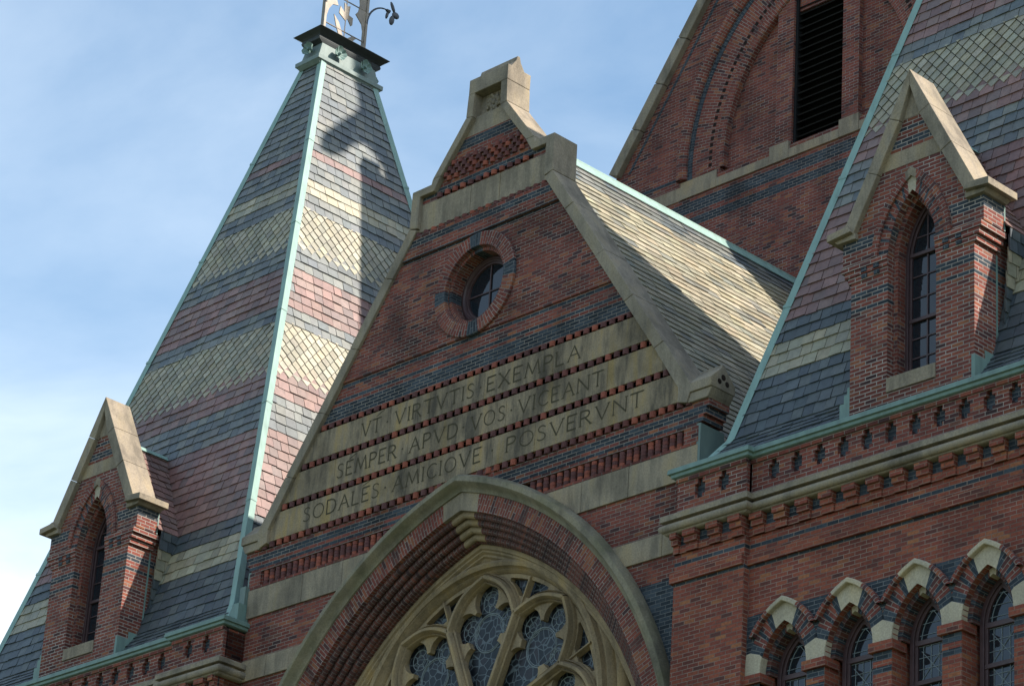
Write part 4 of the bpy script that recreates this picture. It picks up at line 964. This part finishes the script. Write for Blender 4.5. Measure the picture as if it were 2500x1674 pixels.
# ================================================================ DORMERS
def make_dormer():
    root = thing('gabled_dormer', '', 'dormer', (0, 0, 0), 'gabled brick dormers on the spires')
    yw = -0.26; H0, H1 = 1.17, 1.345
    ac, az, ar = 0.92, 23.9, 1.38
    CS = 1.9; 
    def cx(z, off=0.0): return (27.0-z)/CS-off
    wl = MB(); hole = pointed(ac, az, ar, 21.9, 16)
    wl.prism_holes([(-H0, 21.40), (H0, 21.40), (H0, 23.98), (H1, 23.98), (H1, 24.42), (cx(24.42, 0.12), 24.44), (0.06, 26.7), (-0.06, 26.7), (-cx(24.42, 0.12), 24.44), (-H1, 24.42), (-H1, 23.98), (-H0, 23.98)], [hole], yw, 0.24)
    for s in (1, -1):
        # side cheeks back to the spire
        a, c = sorted((s*(H0-0.22), s*H0)); wl.box(a, c, 0.235, 1.1, 21.40, 23.98)
        for k in range(3):
            x = H0+0.055*(k+1); z0 = 23.68+0.10*k
            a, c = sorted((s*(0.455-0.002*k), s*x)); wl.box(a, c, yw-0.016*(k+1), 0.235, z0, z0+0.092)
            a, c = sorted((s*(x-0.2), s*x)); wl.box(a, c, 0.236, 0.30, z0, z0+0.092)
    wl.build('dormer_wall', M['dormer'], root)
    hb = MB()
    for s in (1, -1):
        for x in (0.66, 0.90):
            for k in range(2): (hb.mark(), hb.box)[1](s*x-0.05, s*x+0.05, yw-0.035-0.016*k, yw, 23.70+0.1*k, 23.765+0.1*k)
    hb.build_split('dark_header', M['blk'], root)
    # raking coping
    cp = MB(); y0, y1 = -0.36, 0.24
    ww = 0.235
    for s in (1, -1):
        cut = [27.0, 26.25, 25.45, 24.615]
        for i in range(3):
            za, zb = cut[i]-(0.003 if i else 0), cut[i+1]+0.003; d = rnd.uniform(-0.004, 0.004)
            if i == 0: P = [(0, 27.0), (s*(cx(zb)), zb), (s*(cx(zb)-0.20), zb-0.10), (0, 26.72)]
            elif i == 2: P = [(s*cx(za), za), (s*cx(zb), zb), (s*(cx(zb)-0.17), zb-0.14), (s*(cx(za)-0.20), za-0.10)]
            else: P = [(s*cx(za), za), (s*cx(zb), zb), (s*(cx(zb)-0.20), zb-0.10), (s*(cx(za)-0.20), za-0.10)]
            cp.prism(P, y0+d, y1+d)
    cp.build('coping', M['cope'], root, bevel=0.010)
    for s in (1, -1):
        k = MB(); k.prism([(s*1.08, 24.50), (s*1.55, 24.455), (s*1.55, 24.575), (s*1.25, 24.60), (s*1.16, 24.63)], y0-0.06, y1+0.05)
        k.prism([(s*1.05, 24.40), (s*1.40, 24.405), (s*1.47, 24.46), (s*1.05, 24.50)], y0+0.02, y1)
        k.build('kneeler', M['cope'], root, bevel=0.008)
    # stone band and top triangle
    b = MB(); b.mark(); b.prism([(-cx(25.40, 0.14), 25.40), (cx(25.40, 0.14), 25.40), (cx(25.67, 0.14), 25.67), (-cx(25.67, 0.14), 25.67)], yw-0.008, 0.1); b.mark(); b.prism([(-0.25, 26.2), (0.25, 26.2), (0.06, 26.65), (-0.06, 26.65)], yw-0.008, 0.1)
    b.build_split('stone_band', M['stone'], root)
    # arches
    v = MB(); v.arch(ac, az, [(1.565, yw-0.012), (1.38, yw-0.012), (1.38, yw+0.16)], n=26, mf=lambda f_: 2 if f_ > 0.90 else (1 if int(f_*26) % 4 == 1 else 0), caps=False, thb=lambda r: R(2)); v.build('voussoir_arch', [M['archr'], M['blk'], M['lime']], root)
    v = MB(); v.arch(ac, az, [(1.39, yw+0.14), (1.30, yw+0.14), (1.30, 0.12)], n=26, caps=False); v.build('inner_arch', M['archr'], root)
    h = MB(); h.arch(ac, az, [(1.56, yw), (1.56, yw-0.05), (1.68, yw-0.05), (1.69, yw)], n=24, mf=lambda f_: 1 if f_ > 0.90 else 0, caps=True, thb=lambda r: R(3)); h.build('hood_mould', [M['archr'], M['stone']], root)
    for s in (1, -1): jb = MB(); a, c = sorted((s*0.38, s*0.475)); jb.box(a, c, yw+0.14, 0.2, 21.6, 23.9); jb.build('inner_jamb', M['archr'], root)
    # sill
    b = MB(); b.box(-0.46, 0.46, yw-0.02, 0.15, 21.66, 21.90); b.prism_x([(yw-0.03, 21.66), (yw-0.03, 21.70), (0.1, 21.93), (0.1, 21.66)], -0.455, 0.455); b.build('sill', M['stone'], root, bevel=0.008)
    # window
    wn = thing('sash_window', '', 'x'); del wn['label']; del wn['category']; wn.parent = root
    fr_ = MB(); ol = lambda q, zb: pointed(ac, az, ar-q, zb, 16)
    fr_.prism_holes(ol(0.075, 21.92), [ol(0.135, 21.97)], 0.06, 0.16); fr_.prism_holes(ol(0.125, 21.94), [ol(0.175, 22.0)], 0.095, 0.17)
    fr_.box(-0.33, 0.33, 0.08, 0.15, 23.99, 24.05); fr_.box(-0.33, 0.33, 0.085, 0.155, 22.89, 22.95); fr_.box(-0.33, 0.33, 0.07, 0.16, 21.93, 22.01)
    fr_.build('frame', M['wood'], wn, bevel=0.006)
    ba = MB(); ba.box(-0.012, 0.012, 0.115, 0.14, 21.98, 24.7)
    for z in (23.66, 23.30, 22.62, 22.30, 24.32): ba.box(-0.29, 0.29, 0.117, 0.138, z-0.011, z+0.011)
    ba.build('glazing_bar', M['wood'], wn)
    p = MB(); p.face([(q[0], 0.135, q[1]) for q in ol(0.15, 21.95)]); p.build('pane', M['pane'], wn, recalc=False)
    # roof back to the spire
    rz = 26.22
    for s in (1, -1):
        mb = MB(); ex = 1.40; ez = 24.05-0.0
        A, B_, C_, D_ = (s*ex, 0.22, ez), (s*ex, 2.2, ez), (0, 2.2, rz), (0, 0.22, rz)
        if s > 0: slate_face(mb, A, B_, D_, C_, [(99, 'P')], exposure=0.19, width=0.22)
        else: slate_face(mb, B_, A, C_, D_, [(99, 'P')], exposure=0.19, width=0.22)
        # slated foot flaring out below
        ch = MB()
        A, B_, C_, D_ = (s*1.20, 0.30, 21.7), (s*1.20, 1.0, 21.7), (s*1.40, 1.0, ez), (s*1.40, 0.30, ez)
        bd = [(99, 'K'), (23.75, 'C'), (23.15, 'K')]
        if s > 0: slate_face(mb, A, B_, D_, C_, bd, exposure=0.2, width=0.22, under=True)
        else: slate_face(mb, B_, A, C_, D_, bd, exposure=0.2, width=0.22, under=True)
        mb.build('roof_slope', [M['slate'], M['under']], root, merge=False, recalc=False)
    r = MB(); r.prism([(-0.10, rz-0.05), (0.10, rz-0.05), (0.03, rz+0.045), (-0.03, rz+0.045)], 0.2, 1.45); r.build('ridge_flashing', M['copperl'], root)
    fl = MB()
    fl.mark(); fl.box(H0-0.02, H0+0.010, -0.02, 0.33, 21.42, 21.98); fl.mark(); fl.box(H0-0.05, H0+0.012, yw-0.010, 0.0, 21.42, 21.83)
    fl.mark(); fl.box(H0-0.02, H0+0.012, 0.255, 0.285, 21.6, 23.64); fl.mark(); fl.box(H1-0.02, H1+0.008, 0.225, 0.25, 23.98, 24.40)
    fl.mark(); fl.box(-H0-0.20, -H0+0.01, yw+0.01, yw+0.03, 21.40, 21.72); fl.mark(); fl.box(-H0-0.12, -H0+0.01, yw+0.012, yw+0.032, 21.72, 21.86); fl.mark(); fl.box(-H0-0.06, -H0+0.01, yw+0.014, yw+0.034, 21.86, 21.97)
    fl.build_split('lead_flashing', M['copper'], root)
    return root
dl = make_dormer(); dl.location = (-9.94, 0, 0); dl['label'] = 'gabled brick dormer on the left spire, against open sky, with its narrow window mostly hidden'
dr = copy_tree(dl); dr.location = (9.96, 0, 0); dr['label'] = 'gabled brick dormer at the right with a paned sash window, above the pierced parapet'

# ================================================================ TRANSEPT ROOF
TR_ = thing('transept_roof', 'steep cream slate roof behind the central gable, crossed by diagonal sunlight and shadow', 'roof')
RZ = 29.90; RS = 1.454; EX = 5.55
for s in (1, -1):
    mb = MB(); ez = RZ-RS*EX
    A, B_, C_, D_ = (s*EX, 0.50, ez), (s*EX, 9.0, ez), (0, 9.0, RZ), (0, 0.50, RZ)
    if s > 0: slate_face(mb, A, B_, D_, C_, [(99, 'R')], exposure=0.20, width=0.34)
    else: slate_face(mb, B_, A, C_, D_, [(99, 'R')], exposure=0.20, width=0.34)
    mb.build('slate_slope', [M['slate'], M['under']], TR_, merge=False, recalc=False)
r = MB(); r.prism([(-0.14, RZ-0.13), (-0.035, RZ+0.04), (-0.035, RZ+0.09), (0.035, RZ+0.09), (0.035, RZ+0.04), (0.14, RZ-0.13)], 0.5, 9.0); r.build('ridge_flashing', M['copperl'], TR_, bevel=0.01)
r = MB()
for s in (1, -1):
    a, c = sorted((s*5.1, s*6.1)); r.mark(); r.box(a, c, 0.55, 9.0, 21.40, 21.62)
    for k in range(8): r.box(s*5.75-0.35, s*5.75+0.30, 0.8+0.9*k, 0.83+0.9*k, 21.62, 21.66)
r.build_split('valley_gutter', M['copperl'], TR_)
b = MB(); b.box(-5.42, 5.42, 1.25, 8.95, 0, 21.6); b.box(-5.42, -5.0, 0.5, 1.25, 0, 21.6); b.box(5.0, 5.42, 0.5, 1.25, 0, 21.6); b.build('side_wall', M['red'], TR_)
r = MB()
for s in (1, -1):
    r.mark(); a, c = sorted((s*5.44, s*5.475)); r.box(a, c, 0.075, 0.62, 21.38, 22.40); a, c = sorted((s*5.40, s*5.478)); r.box(a, c, 0.06, 0.085, 21.38, 22.40)
    r.prism_x([(0.07, 21.40), (0.60, 21.40), (0.60, 21.85), (0.40, 21.85)], s*5.48, s*5.70)
r.mark(); r.box(-5.60, -5.455, 0.0, 0.3, 21.78, 22.13); r.build_split('wall_flashing', M['copperd'], TR_)
r = MB(); r.prism([(-5.80, 21.42), (-5.455, 21.42), (-5.455, 21.78), (-5.60, 21.78)], -0.12, 0.3); r.build('wall_flashing', M['copper'], TR_)

# ================================================================ BELL TOWER
BT = thing('bell_tower', 'great central tower behind the transept, brick gable with blind pointed arch and black louvred opening', 'tower')
YB_ = 8.98; BS = 1.443; HW = 5.62; ZE = 34.345; AP = ZE+BS*HW
AR = (1.306, 33.751)
w = MB(); w.box(-HW, HW, YB_+0.35, 20.3, 0, ZE)
wallp = [(-HW, 0), (HW, 0), (HW, ZE-0.2), (0.1, AP-0.4), (-0.1, AP-0.4), (-HW, ZE-0.2)]
hole = pointed(AR[0], AR[1], 3.86, 33.42, 26)
w.prism_holes(wallp, [hole], YB_, YB_+0.4); w.build('tower_wall', M['bell'], BT)
# recessed field with louvre slot and its jambs
rf = MB(); fld = pointed(AR[0], AR[1], 3.9, 33.3, 26); slot = [(-0.66, 33.34), (0.66, 33.34), (0.66, 36.6), (-0.66, 36.6)]
rf.prism_holes(fld, [slot], YB_+0.16, YB_+0.30)
for s in (1, -1):
    a, c = sorted((s*0.66, s*1.09)); rf.box(a, c, YB_+0.04, YB_+0.345, 33.4, 36.9)
rf.build('recessed_field', M['bell'], BT)
lo = MB(); k = 0
lo.box(-0.66, 0.66, YB_+0.318, YB_+0.332, 33.3, 37); lo.box(-0.66, -0.60, YB_+0.1, YB_+0.5, 33.4, 36.9); lo.box(0.61, 0.66, YB_+0.1, YB_+0.5, 33.4, 36.9)
z = 33.45
while z < 36.8:
    lo.prism_x([(YB_+0.12, z), (YB_+0.135, z-0.02), (YB_+0.31, z+0.10), (YB_+0.30, z+0.12)], -0.62, 0.62); z += 0.17
lo.build('louvre', M['louvre'], BT)
# arch mouldings
a = MB(); a.arch(AR[0], AR[1], [(3.98, YB_-0.008), (3.80, YB_-0.008), (3.78, YB_+0.02), (3.78, YB_+0.2)], n=50, caps=False, thb=lambda r: R(-3)); a.build('inner_roll', M['archr'], BT)
a = MB(); a.arch(AR[0], AR[1], [(4.62, YB_-0.012), (3.97, YB_-0.012)], n=64, caps=False, thb=lambda r: R(-3)); a.build('arch_ring', M['archr'], BT)
a = MB(); a.arch(AR[0], AR[1], [(4.745, YB_+0.02), (4.745, YB_-0.02), (4.625, YB_-0.02), (4.62, YB_)], n=64, caps=False, thb=lambda r: R(-3)); a.build('dark_ring', M['blk'], BT)
a = MB(); a.arch(AR[0], AR[1], [(5.0, YB_+0.01), (5.0, YB_-0.10), (4.97, YB_-0.13), (4.85, YB_-0.13), (4.76, YB_-0.06), (4.75, YB_+0.01)], n=50, thb=lambda r: R(-2.5)); a.build('hood_mould', M['archr'], BT)
a = MB(); rr = 4.12; th = R(-1)
while th < R(70):
    for s in (1, -1):
        x, z = s*(-AR[0]+rr*math.cos(th)), AR[1]+rr*math.sin(th); d = 0.043; ca, sa = math.cos(th), math.sin(th)
        P = [(x+s*(u*ca-v*sa), z+(u*sa+v*ca)) for u, v in ((-d, -d), (d, -d), (d, d), (-d, d))]
        a.prism(P, YB_-0.016, YB_-0.002)
    th += 0.155/rr
a.build('hole_shade', M['gap'], BT)  # dark squares laid on the ring, painted as shade inside holes
b = MB()
for s in (1, -1): b.mark(); a2, c2 = sorted((s*3.66, s*5.3)); b.box(a2, c2, YB_-0.006, YB_+0.02, 33.60, 33.67)
b.build_split('dark_course', M['blk'], BT)
# sills
s_ = MB()
s_.mark(); s_.box(-3.62, -2.62, YB_-0.035, YB_+0.3, 33.10, 33.50); s_.mark(); s_.box(2.62, 3.62, YB_-0.035, YB_+0.3, 33.10, 33.50); s_.mark(); s_.box(-HW, -3.625, YB_-0.02, YB_+0.1, 33.10, 33.42); s_.mark(); s_.box(3.625, HW, YB_-0.02, YB_+0.1, 33.10, 33.42)
for (x0, x1) in ((-2.615, -1.175), (-0.655, 0.655), (1.175, 2.615)):
    s_.mark(); s_.prism_x([(YB_-0.04, 33.10), (YB_-0.04, 33.30), (YB_+0.02, 33.33), (YB_+0.2, 33.45), (YB_+0.3, 33.10)], x0, x1)
for s in (1, -1): a2, c2 = sorted((s*0.66, s*1.17)); s_.mark(); s_.box(a2, c2, YB_-0.045, YB_+0.25, 33.10, 33.50)
s_.build_split('stone_sill', M['stone'], BT, bevel=0.008)
# raking coping with finial and thin dark course
for s in (1, -1):
    c = MB(); n = 9
    for i in range(n):
        f0, f1 = i/n+0.0008, (i+1)/n-0.0008; d = rnd.uniform(-0.01, 0.01)
        x0, x1 = HW*(1-f0)+0.03, HW*(1-f1)+0.03; z0_, z1_ = ZE+BS*HW*f0, ZE+BS*HW*f1
        P = [(s*(x0+d), z0_), (s*(x1+d), z1_), (s*(x1-0.25), z1_-0.11), (s*(x0-0.25), z0_-0.11)]; c.prism(P, YB_-0.14, YB_+0.34)
    c.build('coping', M['cope'], BT, bevel=0.012)
    c = MB(); c.prism([(s*(HW-0.42), ZE-0.1), (s*0.1, AP-0.85), (s*0.1, AP-0.99), (s*(HW-0.50), ZE-0.1)], YB_-0.006, YB_+0.01); c.build('dark_course', M['blk'], BT)
c = MB(); c.box(-0.2, 0.2, YB_-0.145, YB_+0.345, AP-0.7, AP+0.03); c.build('finial_block', M['cope'], BT, bevel=0.015)
# cross-gabled roofs of the tower, out of the picture
r = MB(); yc_ = YB_+5.65
r.prism([(-HW, ZE), (HW, ZE), (0, AP-0.25)], YB_+0.66, 20.3); r.prism_x([(YB_+0.70, ZE), (20.25, ZE), (yc_, AP-0.25)], -HW, HW); r.build('cross_roof', M['under'], BT)
# unseen pinnacle stand-in: slab shaped to cast the shadow on the left spire
p = MB(); cl = [(11.9, 53.5), (11.90, 50.71), (11.91, 50.26), (11.87, 49.72), (11.42, 49.19), (10.91, 48.63), (10.43, 48.06), (10.38, 47.75), (10.75, 47.73), (11.16, 48.10), (11.45, 48.48), (11.64, 48.63), (11.87, 48.72), (12.09, 48.51), (12.23, 48.20), (12.25, 48.01), (12.30, 47.40), (12.33, 46.98), (12.5, 46.2), (12.5, 34.0), (13.7, 34.0), (13.7, 47.0), (14.3, 47.8), (13.3, 53.5)]
p.prism_x(cl, 5.58, 5.95); p.build('pinnacle_shadow_slab', M['copperd'], BT)

# ================================================================ CRESTING ON THE LEFT SPIRE
CX = thing('iron_cresting', 'openwork iron cresting with cut-out leaves and curling flower bracket on the left spire cap', 'cresting', (-TC, YC, 37.07))
c = MB()
for s in (1, -1):
    c.box(0.0, 0.05, s*0.59-0.03, s*0.59+0.03, 0.02, 2.2); c.box(-0.08, -0.0, s*0.59-0.008, s*0.59+0.008, 0.02, 2.2)
for z in (0.44, 1.22, 1.95): c.tube([(0.025, -0.58, z), (0.025, 0.58, z)], 0.014)
c.tube([(0.025, 0, 0.05), (0.025, 0, 2.1)], 0.012); c.build('frame', M['iron'], CX)
def plate(name, pts, y_off=0.0):
    q = MB(); q.prism_x([(y, z) for y, z in pts], 0.012, 0.034); q.build(name, M['iron'], CX)
def sh(pts, dy=0, dz=0, f=1): return [(dy+f*a, dz+b2) for a, b2 in pts]
plate('leaf_plate', sh([(0, 0.0), (0.10, 0.02), (0.14, 0.20), (0.34, 0.42), (0.22, 0.43), (0.06, 0.30), (0, 0.22), (-0.06, 0.36), (-0.18, 0.60), (-0.34, 0.74), (-0.26, 0.50), (-0.15, 0.28), (-0.12, 0.02)]))
plate('leaf_plate', sh([(0, 0.72), (0.05, 0.80), (0.16, 0.66), (0.20, 0.70), (0.20, 0.88), (0.08, 0.90), (0.10, 1.14), (0.02, 1.10), (-0.07, 1.16), (-0.05, 0.92), (-0.18, 1.02), (-0.20, 0.84), (-0.10, 0.78)]))
for s in (1, -1):
    plate('side_plate', sh([(-0.56, 0.12), (-0.55, 0.6), (-0.50, 0.80), (-0.40, 0.96), (-0.24, 1.0), (-0.30, 1.12), (-0.33, 1.45), (-0.40, 1.75), (-0.56, 1.9)] if s < 0 else [(-0.57, 0.30), (-0.54, 0.55), (-0.46, 0.85), (-0.27, 1.02), (-0.34, 1.12), (-0.37, 1.30), (-0.32, 1.60), (-0.44, 1.85), (-0.57, 2.0)], 0, 0, -s if s > 0 else 1))
    br = MB(); pts = []
    for k in range(13):
        a = math.pi*k/12*0.62; pts.append((0.03, s*(0.60+0.34*(1-math.cos(a))*1.15), 0.92+0.62*math.sin(a*0.82)))
    br.tube(pts, [0.030-0.0012*k for k in range(13)]); 
    tip = Vector(pts[-1]); br.tube([tuple(tip), tuple(tip+Vector((0, s*0.09, -0.02)))], [0.03, 0.055])
    bo = br.build('bracket', M['iron'] if False else M['darkiron'], CX, smooth=True)
    fl = MB(); c0 = tip+Vector((0, s*0.08, -0.02))
    for (dy, dz, rx, rz, tw) in ((0.10, 0.16, 0.055, 0.13, -0.5), (0.20, 0.0, 0.11, 0.09, 0.1), (0.10, -0.17, 0.075, 0.13, 0.15), (-0.05, -0.10, 0.04, 0.11, 0.2)):
        q = []; 
        for i in range(6):
            ph = math.pi*i/5; rr_ = math.sin(ph); q.append([(c0.x+0.03*math.cos(2*math.pi*j/10)*rr_, c0.y+s*(dy+rx*rr_*math.sin(2*math.pi*j/10)+rz*math.cos(ph)*math.sin(tw)), c0.z+dz+rz*math.cos(ph)) for j in range(10)])
        fl.sweep(q, 0, True)
    fl.build('flower_head', M['darkiron'], bo, smooth=True)
for o in bpy.data.objects:
    if o.parent is None and o.type == 'EMPTY' and 'group' not in o and o.name in (): pass
